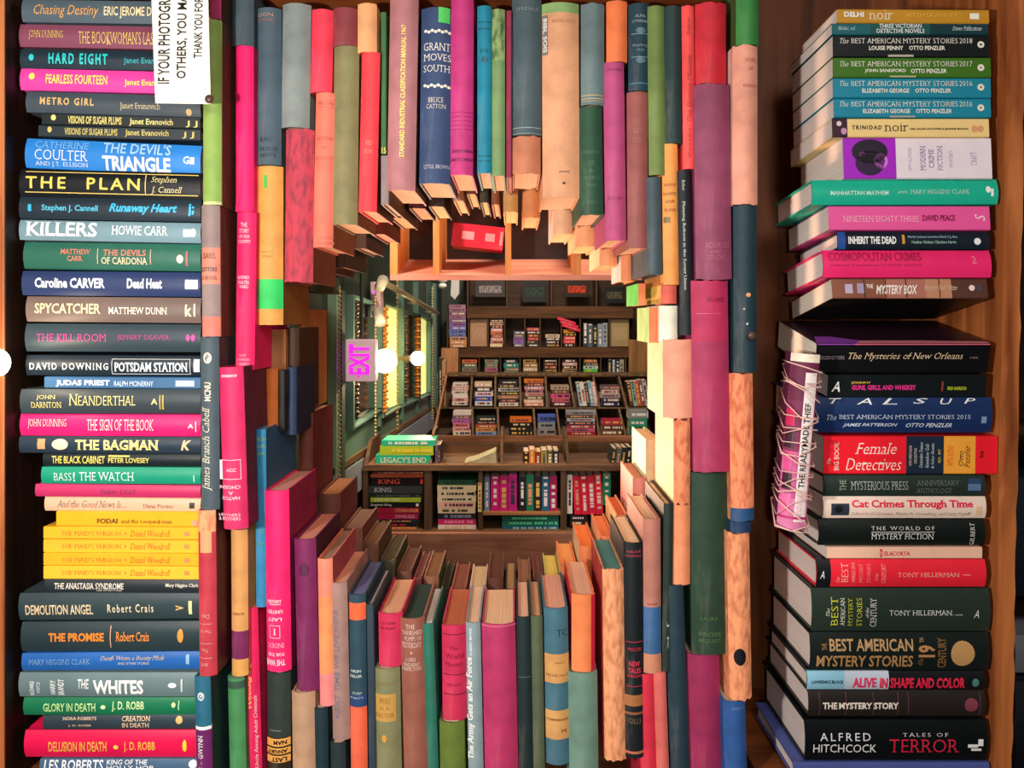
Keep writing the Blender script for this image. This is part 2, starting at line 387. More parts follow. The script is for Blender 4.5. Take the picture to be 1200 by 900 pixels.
LS(22, 197, 230, 5, '14181c', 'black hardcover with gold capitals and thin gold border', [('THE  PLAN', 30, 206, 164, 220, 'f8d860', 0, 'bw'), ('Stephen', 177, 203, 207, 212, 'f4e8a0', 0, 'is'), ('J. Cannell', 177, 215, 214, 224, 'f4e8a0', 0, 'is'), ('#', 29, 200, 232, 201, GO), ('#', 29, 224, 232, 225, GO), ('#', 170, 201, 171, 224, GO)])
LS(22, 230, 256, 4, '25323c', 'dark slate hardcover with cyan slanted lettering', [('Stephen J. Cannell', 49, 239, 115, 248, '58c8e8', 0, 'b'), ('Runaway Heart', 128, 236, 208, 249, '38b8e8', 0, 'Bi'), ('#', 33, 239, 37, 247, '38b8e8'), ('j;', 220, 235, 228, 250, '38b8e8', 0, 'B')])
LS(22, 257, 281, 4, '7a9aa4', 'pale blue-grey hardcover with heavy white capitals', [('KILLERS', 30, 259, 114, 276, WH, 0, 'Bs'), ('HOWIE CARR', 131, 262, 197, 273, WH, 0, 'bs'), ('#', 215, 265, 224, 274, WH), ('@', 223, 264, 230, 274, WH)])
LS(27, 283, 315, 3, '2e6a58', 'green hardcover with small red and cream capitals', [('MATTHEW', 71, 291, 106, 297, 'f08870', 0, 'bs'), ('CARR', 79, 299, 97, 305, 'f08870', 0, 'bs'), ('THE DEVILS', 121, 291, 171, 298, 'f08870', 0, 'bs'), ('OF CARDONA', 119, 300, 173, 308, 'f8d8b0', 0, 'bs'), ('#', 114, 290, 115, 308, 'd8b890'), ('#', 176, 290, 177, 308, 'd8b890'), ('@', 207, 296, 215, 306, 'f8e0c8'), ('#', 218, 292, 220, 309, 'f06860')])
LS(25, 317, 346, 2, '2c3c66', 'navy hardcover with chunky white lettering', [('Caroline CARVER', 41, 325, 123, 337, 'e8ecf4', 0, 'B'), ('Dead Heat', 149, 325, 190, 337, 'e8ecf4', 0, 'B'), ('#', 217, 326, 232, 337, 'e8ecf4')])
LS(30, 347, 377, 2, '78665e', 'taupe hardcover with cream lettering tinged orange', [('SPYCATCHER', 41, 355, 118, 367, 'fce4b0', 0, 'b'), ('MATTHEW DUNN', 127, 359, 196, 367, 'fcf0d8', 0, 'bs'), ('k', 217, 355, 225, 369, 'fce8c0', 0, 'B'), ('#', 227, 354, 229, 369, 'fce8c0')])
LS(29, 379, 412, 1, '36454c', 'dark slate hardcover with magenta capitals', [('THE KILL ROOM', 43, 391, 125, 400, 'd83a98', 0, 's'), ('JEFFERY DEAVER', 138, 392, 199, 399, 'c83a90', 0, 's'), ('@', 218, 391, 223, 399, 'd83a98'), ('@', 224, 391, 229, 399, 'd83a98')])
LS(30, 416, 440, 1, '1e2a34', 'black hardcover with white capitals in a ruled box', [('DAVID DOWNING', 35, 425, 127, 433, 'e8f0f4', 0, 'bsw'), ('POTSDAM STATION', 134, 424, 220, 435, 'e8f0f8', 0, 'Bs'), ('[]', 131, 420, 223, 438, 'e8ecec'), ('#', 227, 420, 234, 435, 'e8f0f4')])
LS(52, 441, 455, 1, '3c6a94', 'thin blue paperback with white lettering', [('JUDAS PRIEST', 66, 445, 129, 453, 'e8f4fc', 0, 'B'), ('RALPH MCINERNY', 134, 446, 180, 452, 'c8dcec'), ('#', 206, 445, 228, 452, 'b8d0e8')])
LS(23, 456, 485, 0, '39444a', 'charcoal hardcover with pale yellow roman capitals', [('JOHN', 43, 463, 65, 469, 'f0e088', 0, 's'), ('DARNTON', 37, 471, 72, 478, 'f0e088', 0, 's'), ('N', 81, 462, 91, 475, 'f4e890', 0, 's'), ('EANDERTHAL', 92, 464, 159, 475, 'f4e890', 0, 's'), ('A', 177, 467, 185, 474, 'e8d080', 0, 'B'), ('#', 187, 463, 188, 480, 'e8d080'), ('#', 190, 463, 192, 480, 'd0a850')])
LS(23, 485, 511, 1, 'ee2472', 'hot pink hardcover with white lettering', [('JOHN DUNNING', 33, 491, 78, 502, 'fcd8c8', 0, 's'), ('THE SIGN OF THE BOOK', 102, 491, 180, 504, 'fcf0e4', 0, 's'), ('A', 220, 496, 227, 501, WH, 0, 'B'), ('#', 229, 493, 230, 505, WH)])
LS(22, 511, 531, 1, '2a3846', 'dark blue-grey hardcover with chunky cream lettering', [('THE BAGMAN', 88, 515, 186, 527, 'fce890', 0, 'Bs'), ('@', 61, 514, 80, 527, 'f0d8b8'), ('#', 44, 514, 53, 526, 'd8a070'), ('K', 212, 515, 224, 527, 'f0d0a0', 0, 'Bi')])
LS(50, 531, 546, 1, '1c262a', 'thin black book with narrow yellow lettering', [('THE BLACK CABINET', 61, 534, 123, 543, 'e0d468', 0, 'b'), ('PETER LOVESEY', 127, 536, 175, 542, 'e0d468', 0, 'b'), ('#', 127, 533, 152, 535, 'e0d468')])
LS(48, 547, 567, 1, '1e9a78', 'sea-green hardcover with white roman capitals', [('BASS', 63, 554, 84, 563, 'e8f8f0', 0, 's'), ('!', 86, 553, 88, 564, 'e8f8f0'), ('THE WATCH', 93, 553, 157, 563, 'f4fcf8', 0, 's'), ('#', 227, 556, 228, 564, 'e0f0e8')])
LS(41, 567, 582, 2, 'c83466', 'worn crimson hardcover with faded lettering', [('Psalms  COZY', 118, 572, 160, 578, '7a3a58', 0, 's')])
LS(52, 582, 599, 2, 'f2bc98', 'peach hardcover with grey slanted lettering', [('And the Good News Is....', 67, 586, 148, 594, '806a68', 0, 'is'), ('Dana Perino', 168, 589, 203, 594, '8a6a60', 0, ''), ('#', 222, 587, 228, 594, '3a3438')])
LS(66, 599, 617, 1, 'fcb424', 'short yellow book with brown lettering', [('FODAI', 114, 607, 138, 613, '7a4a10', 0, 'B'), ('and the Leopard-man', 142, 608, 202, 614, '8a5818', 0, 'bs'), ('@', 224, 608, 232, 616, 'd8a078')], kind='soft')
for i, (a, b) in enumerate(((617, 632), (632, 648), (648, 663), (663, 679))):
    LS(51, a, b, 1, ('fcb82c', 'fdbc34', 'fcb428', 'fdc238')[i], ('yellow paperback with orange lettering, uppermost of four alike', 'yellow paperback with orange lettering, second of four alike', 'yellow paperback with orange lettering, third of four alike', 'yellow paperback with orange lettering, lowest of four alike')[i],
       [("THE MAID'S VERSION", 72, a + 5, 142, a + 10, 'e0803a', 0, 's'), ('Daniel Woodrell', 153, a + 4, 200, a + 11, 'd87030', 0, 'is'), ('@', 146, a+6, 148, a+9, 'e0803a'), ('#', 216, a + 5, 222, a + 10, 'e09050')], kind='soft')
LS(52, 679, 695, 1, '2a3236', 'short black book with white capitals', [('THE ANASTASIA SYNDROME', 64, 683, 145, 690, 'f4ecd8', 0, 'bs'), ('AND OTHER STORIES', 113, 690.5, 143, 692.5, 'e8dcc8', 0, ''), ('Mary Higgins Clark', 194, 683, 233, 688, 'f4ecd8', 0, 'bs')])
LS(21.5, 696, 728, -2, '36464a', 'dark slate hardcover with tall cream lettering', [('DEMOLITION ANGEL', 30, 709, 109, 721, 'e8d0a8', 0, 'b'), ('Robert Crais', 126, 709, 180, 719, 'ecdcb4', 0, 'bw'), ('#', 221, 706, 225, 722, 'f0e8a0'), ('>', 206, 711, 215, 717, 'e0b878', 0, 'B')])
LS(24, 730, 765, -1, '2e3e42', 'dark grey hardcover with orange lettering', [('THE PROMISE', 57, 742, 122, 752, 'fc8c30', 0, 'B'), ('#', 129, 734, 130, 760, 'e0a888'), ('Robert Crais', 136, 741, 175, 752, 'f89448', 0, 'bs'), ('@', 208, 738, 215, 754, 'fca040')])
LS(25, 766, 787, -2, '2a68b4', 'blue hardcover with white and yellow small lettering', [('MARY HIGGINS CLARK', 34, 773, 106, 779, '90b8e0', 0, 's'), ('Death Wears a Beauty Mask', 118, 770, 193, 776, 'f0d0a0', 0, 'is'), ('AND OTHER STORIES', 138, 777, 175, 780, 'd8d8d8', 0, ''), ('#', 218, 769, 222, 780, '90c0e0')])
LS(21.5, 789, 818, 0, '6e8486', 'grey hardcover with tall white capitals', [('THE', 91, 796, 104, 807, 'f4f8f4', 0, 'b'), ('WHITES', 109, 797, 168, 814, 'fcfcf8', 0, 'B'), ('RICHARD', 35, 798, 40, 815, WH, 90, 'b'), ('PRICE', 43, 799, 47, 812, 'c8d4d4', 90, 'b'), ('HARRY', 59, 797, 65, 814, WH, 90, 'b'), ('BRANDT', 68, 796, 75, 815, WH, 90, 'b'), ('@', 197, 800, 207, 806, WH), ('#', 212, 796, 214, 811, 'd8e0dc')])
LS(27, 818, 839, 0, '1e7a52', 'green hardcover with pale lime capitals', [('GLORY IN DEATH', 51, 824, 112, 834, 'c8f0a0', 0, 'b'), ('@', 118, 826, 124, 831, 'e0f8c0'), ('J. D. ROBB', 131, 822, 169, 834, 'd8f4b0', 0, 'b'), ('@', 201, 823, 206, 829, 'd8f4b0'), ('#', 209, 821, 210, 832, 'd8f4b0')])
LS(50, 839, 856, -1, '33424c', 'thin slate book with small peach capitals', [('NORA ROBERTS', 74, 840.5, 113, 844, 'e0c0a0', 0, 'b'), ('J. D. ROBB', 80, 849, 107, 852, 'e0c0a0', 0, 'b'), ('CREATION', 143, 840, 176, 845.5, 'f0d0a8', 0, 'bs'), ('IN DEATH', 143, 847.5, 175, 853, 'f0d0a8', 0, 'bs'), ('@', 206, 840, 214, 849, 'f0c078')])
LS(28, 857, 889, 0, 'f01a52', 'bright red hardcover with yellow capitals', [('DELUSION IN DEATH', 57, 869, 125, 881, 'f8b850', 0, 'b'), ('@', 133, 873, 139, 878, 'f8d860'), ('J. D. ROBB', 145, 869, 182, 882, 'f8b850', 0, 'b'), ('@', 214, 867, 219, 881, 'fcd840')])
LS(46, 890, 912, 0, '4c6a88', 'grey-blue hardcover with white capitals at the frame edge', [('LES ROBERTS', 52, 891, 121, 902, 'f4f8fc', 0, 'b'), ('KING OF THE', 125, 891, 172, 896, 'f0f4f8', 0, 'b'), ('HOLLY HOP', 125, 897, 180, 902, 'f0f4f8', 0, 'b'), ('@', 221, 891, 231, 900, 'fcfcfc')])
# ------------------------------------------------------------------ stack on the right
def RS(x0, x1, y0, y1, col, desc, text=(), pitch=0, **k):
    return book(x0, x1, y0, y1, col, desc, Y=k.pop('Y', Y0), horiz=True, text=text, pitch=pitch, sec='right', group='books lying in the right stack', W=k.pop('W', .15), pages=k.pop('pages', 'f4e6dc'), **k)
BA = lambda y, a, b, yr, h0='f4f0e0': [('The', 984, y, 994, y + 6, h0, 0, 'is'), ('BEST AMERICAN MYSTERY STORIES', 997, y, 1122, y + 6, h0, 0, 's'), (yr, 1124, y, 1139, y + 6, h0, 0, 's')]
def BA2(dx, y, y2, a, b, a0, a1, b0, b1, yr): return BA(y, 0, 0, yr) + [(a, a0, y2, a1, y2 + 5, 'f4f0e0', 0, 'b'), (b, b0, y2, b1, y2 + 5, 'f4f0e0', 0, 'b'), ('@', 1145, (y+y2)/2 - 1, 1153, (y+y2)/2 + 7, 'f0e8d8'), ('@', 1147.5, (y+y2)/2 + 1.5, 1150.5, (y+y2)/2 + 4.5, '404848')]
RS(981, 1159, 10, 27, 'c08c28', 'mustard paperback with white and black capitals', [('DELHI', 989, 14, 1012, 20, WH, 0, 'B'), ('noir', 1018, 12, 1046, 23, 'f4e8d0', 0, 's'), ('HIRSH SAWHNEY', 1062, 15, 1122, 20, 'f0b840', 0, ''), ('#', 1136, 15, 1147, 22, 'f4f0e0')], kind='soft', W=.13, lean=1, pitch=-2)
RS(975, 1158, 27, 41, '1c6068', 'dark teal paperback with white lettering', [('THREE VICTORIAN', 1030, 28, 1080, 33, WH, 0, 'bs'), ('DETECTIVE NOVELS', 1027, 34, 1083, 39, WH, 0, 'bs'), ('Bleiler, ed.', 982, 31, 1002, 36, 'c8e8e8', 0, 'is'), ('Dover Publications', 1116, 31, 1150, 36, 'e8f4f0', 0, 'is')], kind='soft', bands=[(1020, 1090, '1e5450'), (1090, 1160, '163a40')], W=.155, pitch=-2)
RS(976, 1160, 41, 67, '141a1c', 'black paperback with two lines of white lettering', BA2(0, 45, 54, 'LOUISE PENNY', 'OTTO PENZLER', 1018, 1058, 1065, 1107, '2018') + [('#', 1040, 64.5, 1070, 67, 'b8b0a0')], kind='soft', pitch=-2.3)
RS(976, 1161, 67, 91, '40701e', 'olive green paperback with two lines of white lettering', BA2(0, 72, 81, 'JOHN SANDFORD', 'OTTO PENZLER', 1013, 1061, 1067, 1109, '2017') + [('#', 1042, 89, 1073, 91, 'b0b088')], kind='soft', pitch=-2.6)
RS(976, 1161, 91, 115, '1c86a0', 'teal-blue paperback with two lines of white lettering, upper of two alike', BA2(0, 95, 104, 'ELIZABETH GEORGE', 'OTTO PENZLER', 1010, 1065, 1072, 1114, '2016'), kind='soft', pitch=-3)
RS(977, 1161, 115, 138, '1c86a0', 'teal-blue paperback with two lines of white lettering, lower of two alike', BA2(0, 119, 128, 'ELIZABETH GEORGE', 'OTTO PENZLER', 1011, 1066, 1073, 1115, '2016') + [('#', 1042, 136, 1072, 138, 'a8a898')], kind='soft', pitch=-3.3)
RS(975, 1159, 138.5, 161, 'f2d28c', 'cream paperback with black lettering and small dark picture', [('TRINIDAD', 998, 147, 1033, 152, '2a2420', 0, 'bw'), ('noir', 1036, 144, 1064, 154, '2a2420', 0, 's'), ('LISA ALLEN-AGOSTINI & JEANNE MASON', 1066, 150, 1134, 153, '604830', 0, 'b'), ('@', 1138, 147, 1145, 155, 'e0a070'), ('@', 1145, 147, 1152, 155, 'e0a070'), ('@', 980, 142, 986, 148, 'e8c8d8'), ('@', 985, 150, 992, 158, 'c890b0')], kind='soft', bands=[(975, 993, '3a2030')], W=.155, pitch=-3.6)
RS(988, 1162, 161, 210, 'ece0e8', 'thick white paperback with purple picture on its spine', [('MODERN', 1078, 171, 1084, 200, '8868a8', 90, 's'), ('CRIME', 1088, 175, 1094, 197, '8868a8', 90, 's'), ('FICTION', 1098, 171, 1104, 200, '8868a8', 90, 's'), ('FIFTY AUTHORS', 1064, 173, 1068, 200, 'c8b8cc', 90, ''), ('MYSTERY', 1112, 176, 1116, 196, 'c8b8cc', 90, ''), ('CRAFT', 1137, 178, 1144, 194, 'c0b0c8', 90, ''),
   ('@', 998, 163, 1040, 192, '1a0a24'), ('@', 1002, 176, 1036, 206, '2a0c3c'), ('@', 1024, 180, 1040, 198, 'd878e0'), ('@', 1006, 178, 1014, 184, 'e898f0'), ('@', 1028, 184, 1037, 193, '8a28b0')], kind='soft', bands=[(988, 1050, 'a828c8')], pitch=-3.8)
RS(952, 1170, 210, 240, '1cb494', 'turquoise hardcover with faint white lettering', [('MANHATTAN MAYHEM', 973, 224, 1041, 229, 'c8f0e0', 0, 'b'), ('edited by', 1052, 224, 1064, 228, 'c8f0e0', 0, 'i'), ('MARY HIGGINS CLARK', 1067, 223, 1136, 228, 'c8f0e0', 0, 's'), ('@', 1155, 219, 1161, 227, WH), ('#', 1161, 222, 1164, 231, WH)], lean=-1, pitch=-4.5)
RS(971, 1160, 241, 270, 'ec5aa0', 'pink paperback with pale and maroon capitals', [('NINETEEN EIGHTY THREE', 988, 253, 1076, 260, 'f8c8d8', 0, 's'), ('DAVID PEACE', 1081, 252, 1119, 259, '8a1440', 0, 'b'), ('S', 1142, 251, 1154, 259, 'fcd8e8', 90, 'i')], kind='soft', pitch=-5.5)
RS(982, 1160, 271, 292, '16202c', 'black hardcover with white capitals and blue marks', [('INHERIT THE DEAD', 994, 277, 1050, 286, WH, 0, 'B'), ('Marilyn Jackson Lawrence Block C.J. Box', 1064, 276, 1122, 279.5, '90b8d0', 0, 'b'), ('Heather Graham Charlaine Harris', 1068, 282, 1120, 285.5, '90c0b0', 0, 'b'), ('#', 1057, 275, 1060, 286, 'd8a040'), ('@', 1141, 279, 1149, 287, WH)], bands=[(982, 991, '2a50a0')], pitch=-6.5)
RS(965, 1162, 292, 325, 'f02c70', 'hot pink hardcover with dark capitals', [('COSMOPOLITAN CRIMES', 971, 295, 1080, 306, 'b8184c', 0, 'b'), ('Collected & introduced by HUGH GREENE', 972, 309, 1080, 313, 'c02458', 0, ''), ('2', 1139, 300, 1144, 309, 'fc88a8', 0, '')], pitch=-7.5)
RS(975, 1157, 326, 350, '8a5440', 'brown paperback with painted wooden boards on its spine', [('THE', 1015, 333, 1023, 338, 'f0e0d0', 0, 'B'), ('MYSTERY BOX', 1026, 334, 1075, 345, 'f4e8e0', 0, 'Bi'), ('Edited by Brad Meltzer', 1083, 334, 1122, 342, 'e8c8a8', 0, 'i'), ('#', 990, 333, 999, 344, 'c0b0c8'), ('#', 1004, 332, 1012, 344, 'a898b8'), ('@', 1135, 334, 1142, 341, 'f0e0d8'), ('#', 1143, 334, 1151, 342, '504048'),
   ('#', 1012, 327, 1013, 349, '3a2018'), ('#', 1061, 327, 1062, 349, '3a2018'), ('#', 1100, 327, 1101, 349, '3a2018'), ('#', 1037, 327, 1038, 349, '5a3020')], kind='soft', bands=[(1038, 1085, 'b07060'), (1085, 1115, 'c08868'), (1115, 1160, '5a3830')], side='181818', pages='f4e8d4', pitch=-10.3)
NO_ = RS(956, 1159, 402, 438, '0e0e12', 'thick black paperback with cream script lettering', [('The Mysteries of New Orleans', 994, 413, 1128, 423, 'f4d8b0', 0, 'is'), ('REIZENSTEIN', 959, 417, 989, 421, 'a898a0', 0, 's'), ('A NOVEL', 1136, 418, 1146, 420, 'a89888', 0, ''), ('#', 1000, 402.2, 1158, 403.5, 'e86a88'), ('#', 957, 402.2, 1000, 403.5, '9a40b0')], kind='soft', side='2a1420', pages='f4e8d4', pitch=11)
bm = bmesh.new(); T_, L_ = 35.6 * Y0 / F, 203 * Y0 / F
for mi, q in enumerate((((-.5, .001), (-.27, .001), (-.22, .016), (-.36, .040), (-.45, .040)), ((-.27, .001), (.5, .001), (.5, .010), (.12, .016), (-.22, .016)))):
    bm.faces.new([bm.verts.new((-T_/2 - .0005, y, z * L_)) for z, y in q]).material_index = mi
me = bpy.data.meshes.new('cover_art'); bm.to_mesh(me); bm.free()
o = link('cover_art', me, [plain('9a48b8', .4), plain('ee8c98', .4)], NO_); o.location = [q for q in NO_.children if q.name.startswith('cover')][0].location
RS(970, 1156, 439, 466, '12181a', 'black paperback with magenta outlined lettering', [('GUNS, GIRLS, AND WHISKEY', 998, 451, 1073, 458, 'e83890', 0, 'B'), ('JOHNNY', 997, 447, 1020, 450, 'e8c040', 0, 'b'), ('FRED HARRISON', 1110, 453, 1132, 457, 'c8d838', 0, 'b'), ('A', 974, 447, 984, 459, WH, 0, 'bi'), ('#', 1103, 447, 1105, 458, 'a04038')], kind='soft', W=.10, pitch=6)
RS(951, 1163, 466, 508, '18305e', 'thick navy hardcover with large letters over its upper edge', BA(486, 0, 0, '2015', 'c8d8ec')[0:0] + [('The', 969, 486, 980, 492, 'd0dcec', 0, 'is'), ('BEST AMERICAN MYSTERY STORIES', 983, 486, 1118, 491, 'd0dcec', 0, 's'), ('2015', 1121, 486, 1137, 491, 'd0dcec', 0, 's'), ('JAMES PATTERSON', 988, 496, 1052, 501, 'd0dcec', 0, 'bi'), ('OTTO PENZLER', 1062, 496, 1116, 501, 'd0dcec', 0, 'bi'), ('T', 972, 467, 987, 473, WH, 0, 'i'), ('A', 1004, 467, 1022, 474, WH, 0, 'i'), ('L', 1034, 467, 1052, 474, WH, 0, 'i'), ('S', 1070, 467, 1088, 473, WH, 0, 'i'), ('U', 1102, 467, 1117, 474, WH, 0, 'i'), ('P', 1130, 467, 1144, 473, WH, 0, 'i'), ('#', 1150, 488, 1156, 496, '8098b8')], pitch=3)
RS(965, 1169, 511, 556, 'f02030', 'thick red paperback with navy and orange spine panels', [('Female', 1002, 519, 1050, 532, 'fcf4e8', 0, 'is'), ('Detectives', 991, 537, 1056, 551, 'fcf4e8', 0, 'is'), ('BIG BOOK', 977, 518, 983, 551, 'f8c8c0', 90, 'b'), ('The', 969, 537, 973, 544, 'f8c8c0', 90, 'i'), ('THE MOST COMPLETE COLLECTION', 1065, 522, 1068, 546, 'e8d8b8', 90, ''), ('COLLECTION', 1071, 525, 1074, 543, 'e8d8b8', 90, ''), ('Detective Dames', 1077, 518, 1081, 548, 'e0e8f0', 90, 'is'), ('Gumshoe Gals', 1084, 520, 1088, 548, 'e0e8f0', 90, 'is'), ('& Sultry Sleuths', 1091, 519, 1095, 549, 'e0e8f0', 90, 'is'), ('ED. BY', 1099, 526, 1102, 542, 'e8c868', 90, ''), ('WITH INTRO', 1110, 522, 1117, 546, 'e88030', 90, 'b'), ('Otto', 1123, 528, 1128, 546, '5a2a10', 90, 'is'), ('Penzler', 1130, 522, 1136, 548, '5a2a10', 90, 'is'), ('ks', 1147, 528, 1152, 536, '8a1018', 90, 'B')], kind='soft', bands=[(1062, 1106, '1c2c40'), (1106, 1143, 'f4a83c')], pitch=1.5)
RS(966, 1155, 557, 582, '26342e', 'dark green hardcover with grey lettering', [('THE', 984, 562, 991, 575, 'a8b0a0', 90, 's'), ('MYSTERIOUS PRESS', 997, 564, 1064, 574, 'b0b8a8', 0, 's'), ('ANNIVERSARY', 1074, 563, 1124, 569, '707a70', 0, 's'), ('ANTHOLOGY', 1074, 572, 1116, 578, '707a70', 0, 's'), ('#', 1134, 567, 1149, 575, '5a78a0'), ('#', 1135, 561, 1150, 567, '2a4068')])
RS(965, 1156, 582, 608, 'f0d8c8', 'white hardcover with large red lettering', [('Cat Crimes Through Time', 998, 586, 1140, 597, 'e81848', 0, 'Bs'), ('Edited by Ed Gorman, Martin H. Greenberg, and Larry Segriff', 998, 600, 1138, 605, 'b09088', 0, 'is'), ('#', 974, 590, 995, 604, '2a3440'), ('@', 978, 592, 988, 601, '0e1418'), ('#', 1144, 593, 1150, 604, 'e8c8a0')], patch=[])
RS(960, 1155, 609, 640, '121a18', 'black glossy hardcover with two rows of white capitals', [('THE WORLD OF', 1021, 617, 1095, 621, 'f0f0e8', 0, 'sw'), ('#', 1021, 623, 1095, 623.8, 'd8d8d0'), ('MYSTERY FICTION', 1021, 625, 1094, 632, 'f4f4ec', 0, 's'), ('GILBERT', 1137, 613, 1142, 639, 'f0f0e8', 90, 's')], W=.152)
RS(969, 1151, 641, 655, 'f4c4a8', 'thin cream paperback with red lettering', [('D', 1031, 643, 1034, 653, 'e03050', 0, 'B'), ('ELACORTA', 1036, 646, 1066, 651, 'e05060', 0, 'b')], kind='soft')
RS(957, 1156, 656, 689, 'f0283c', 'red hardcover with black end panel', [('TONY HILLERMAN', 1052, 671, 1124, 676, 'f8c0b0', 0, 's'), ('#', 1128, 673, 1137, 674, 'f8a0a0'), ('The', 980, 676, 984, 683, 'f8b8a8', 90, 'is'), ('BEST', 986, 660, 994, 683, 'f8b8a8', 90, 's'), ('AMERICAN', 998, 660, 1002, 683, 'f8b8a8', 90, 's'), ('MYSTERY', 1007, 661, 1011, 683, 'f8a098', 90, 's'), ('STORIES', 1016, 661, 1020, 683, 'f8a098', 90, 's'), ('of the', 1025, 672, 1029, 681, 'f8a098', 90, 'i'), ('CENTURY', 1033, 661, 1038, 684, 'f8b8a8', 90, 's'), ('A', 961, 669, 966, 678, WH, 0, 'i')], bands=[(957, 974, '14181c')], side='14181c', W=.16)
RS(952, 1161, 690, 741, '28362e', 'thick dark green hardcover with yellow and white capitals', [('TONY HILLERMAN.', 1042, 715, 1117, 721, 'e8ece0', 0, 's'), ('#', 1119, 720, 1128, 721, 'a8b0a8'), ('The', 968, 713, 972, 722, 'f0f0d0', 90, 'is'), ('BEST', 974, 700, 982, 734, 'd8d838', 90, 's'), ('AMERICAN', 985, 701, 990, 734, 'e8e8d8', 90, 's'), ('MYSTERY', 994, 701, 999, 734, 'c8c840', 90, 's'), ('STORIES', 1004, 701, 1010, 734, 'd8d838', 90, 's'), ('of the', 1014, 712, 1018, 724, 'e8e8d8', 90, 'is'), ('CENTURY', 1020, 701, 1027, 735, 'e8e8e0', 90, 's'), ('A', 1141, 715, 1147, 724, 'e8e8e0', 0, 'i')], W=.165)
RS(950, 1160, 742, 787, '16201e', 'thick black hardcover with bronze capitals and round bronze emblem', [('BEST AMERICAN', 972, 749, 1070, 763, 'c8a070', 0, 'b'), ('MYSTERY STORIES', 957, 768, 1070, 782, 'b88c58', 0, 'b'), ('THE', 963, 754, 969, 762, '907048', 90, 'b'), ('19', 1076, 756, 1096, 770, 'c08a58', 90, 'B'), ('TH', 1078, 748, 1083, 753, 'c08a58', 90, 'b'), ('CENTURY', 1099, 748, 1109, 783, '8a6438', 90, 'b'), ('@', 1114, 751, 1142, 781, 'c89a60'), ('of the', 1075, 772, 1082, 780, '8a6438', 90, 'i')], W=.16)
RS(946, 1155, 787, 809, '16181c', 'black hardcover with pale blue end and red capitals', [('LAWRENCE BLOCK', 951, 797, 988, 801, '283858', 0, 'b'), ('ALIVE', 999, 794, 1027, 806, 'f03868', 0, 'B'), ('IN SHAPE AND COLOR', 1031, 794, 1131, 807, 'f02c50', 0, 'B'), ('@', 1139, 795, 1147, 805, '508880')], bands=[(946, 990, '90c8e0'), (990, 1042, 'c8d4e4')], W=.155)
RS(948, 1155, 810, 841, '282422', 'charcoal hardcover with cream capitals and thin rules', [('THE', 964, 823, 981, 831, 'f4e8d8', 0, 'B'), ('MYSTERY STORY', 983, 823, 1053, 831, 'f4e8d8', 0, 'B')] + [('#', x, 812, x + 1, 839, '6a3a48') for x in (960, 991, 1023, 1052, 1064, 1148)] + [('@', 1130, 818, 1146, 834, '884050')], W=.165)
RS(944, 1158, 845, 893, '0c1214', 'thick black hardcover with white and red capitals', [('ALFRED', 961, 859, 1020, 868, 'f0f0f0', 0, 'w'), ('HITCHCOCK', 953, 872, 1027, 882, 'f0f0f0', 0, ''), ('TALES OF', 1058, 859, 1111, 863, 'f0e8e8', 0, 'sw'), ('TERROR', 1042, 866, 1124, 882, 'e82848', 0, 's'), ('#', 1134, 872, 1146, 876, WH), ('#', 1138, 877, 1150, 880, WH), ('#', 1146, 866, 1152, 874, WH)], W=.17)
RS(930, 1160, 894, 913, '4c5a9a', 'blue-violet hardcover at the lower frame edge', [], W=.16)
# ------------------------------------------------------------------ the ring of upright books around the opening; shade is put into the left books' side colours
def V(sec, x0, x1, y0, y1, col, desc, lean=0, **k):
    return book(x0, x1, y0, y1, col, desc, Y=k.pop('Y', Y0 + random.uniform(-.002, .003)), lean=lean, sec=sec, group='old books lining the opening', **k)
YA = .985
OR1 = torn('f09468', 'cc6c48'); OR2 = torn('f4a070', 'd07c54'); OR3 = torn('f4a878', 'd08458')
# outermost left column, its right covers showing
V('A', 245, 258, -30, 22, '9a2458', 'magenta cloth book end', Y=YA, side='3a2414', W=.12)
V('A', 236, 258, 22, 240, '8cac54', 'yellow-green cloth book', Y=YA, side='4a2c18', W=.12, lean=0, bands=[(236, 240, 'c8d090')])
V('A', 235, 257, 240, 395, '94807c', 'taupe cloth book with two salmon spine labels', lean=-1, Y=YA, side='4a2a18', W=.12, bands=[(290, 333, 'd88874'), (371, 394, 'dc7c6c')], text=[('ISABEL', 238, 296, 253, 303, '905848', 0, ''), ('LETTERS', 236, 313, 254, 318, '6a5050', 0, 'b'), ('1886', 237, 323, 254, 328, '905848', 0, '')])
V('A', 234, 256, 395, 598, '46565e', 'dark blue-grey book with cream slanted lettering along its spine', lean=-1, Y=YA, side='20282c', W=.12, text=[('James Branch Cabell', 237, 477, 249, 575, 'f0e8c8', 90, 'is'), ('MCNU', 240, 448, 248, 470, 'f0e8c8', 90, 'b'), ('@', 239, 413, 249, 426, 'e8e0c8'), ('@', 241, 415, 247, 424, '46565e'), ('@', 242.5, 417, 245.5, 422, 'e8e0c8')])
V('A', 232, 253, 598, 793, 'c03a48', 'torn crimson book with bare peach patch at its top', lean=-2, Y=YA, side='4a1418', W=.12, bands=[(598, 624, OR3)], patch=[(235.5, 622, 249, 648, 'e0a070')], text=[('Des', 237, 720, 246, 725, 'e0a098', 180, ''), ('#', 234, 731, 249, 731.6, 'e0a098'), ('The Vic', 234, 738, 248, 742, 'e0a098', 180, ''), ('#', 234, 754, 249, 754.6, 'e0a098'), ('The', 237, 760, 245, 764, 'e0a098', 180, ''), ('#', 233, 771, 249, 771.6, 'e0a098'), ('end', 236, 777, 244, 782, 'e0a098', 180, '')])
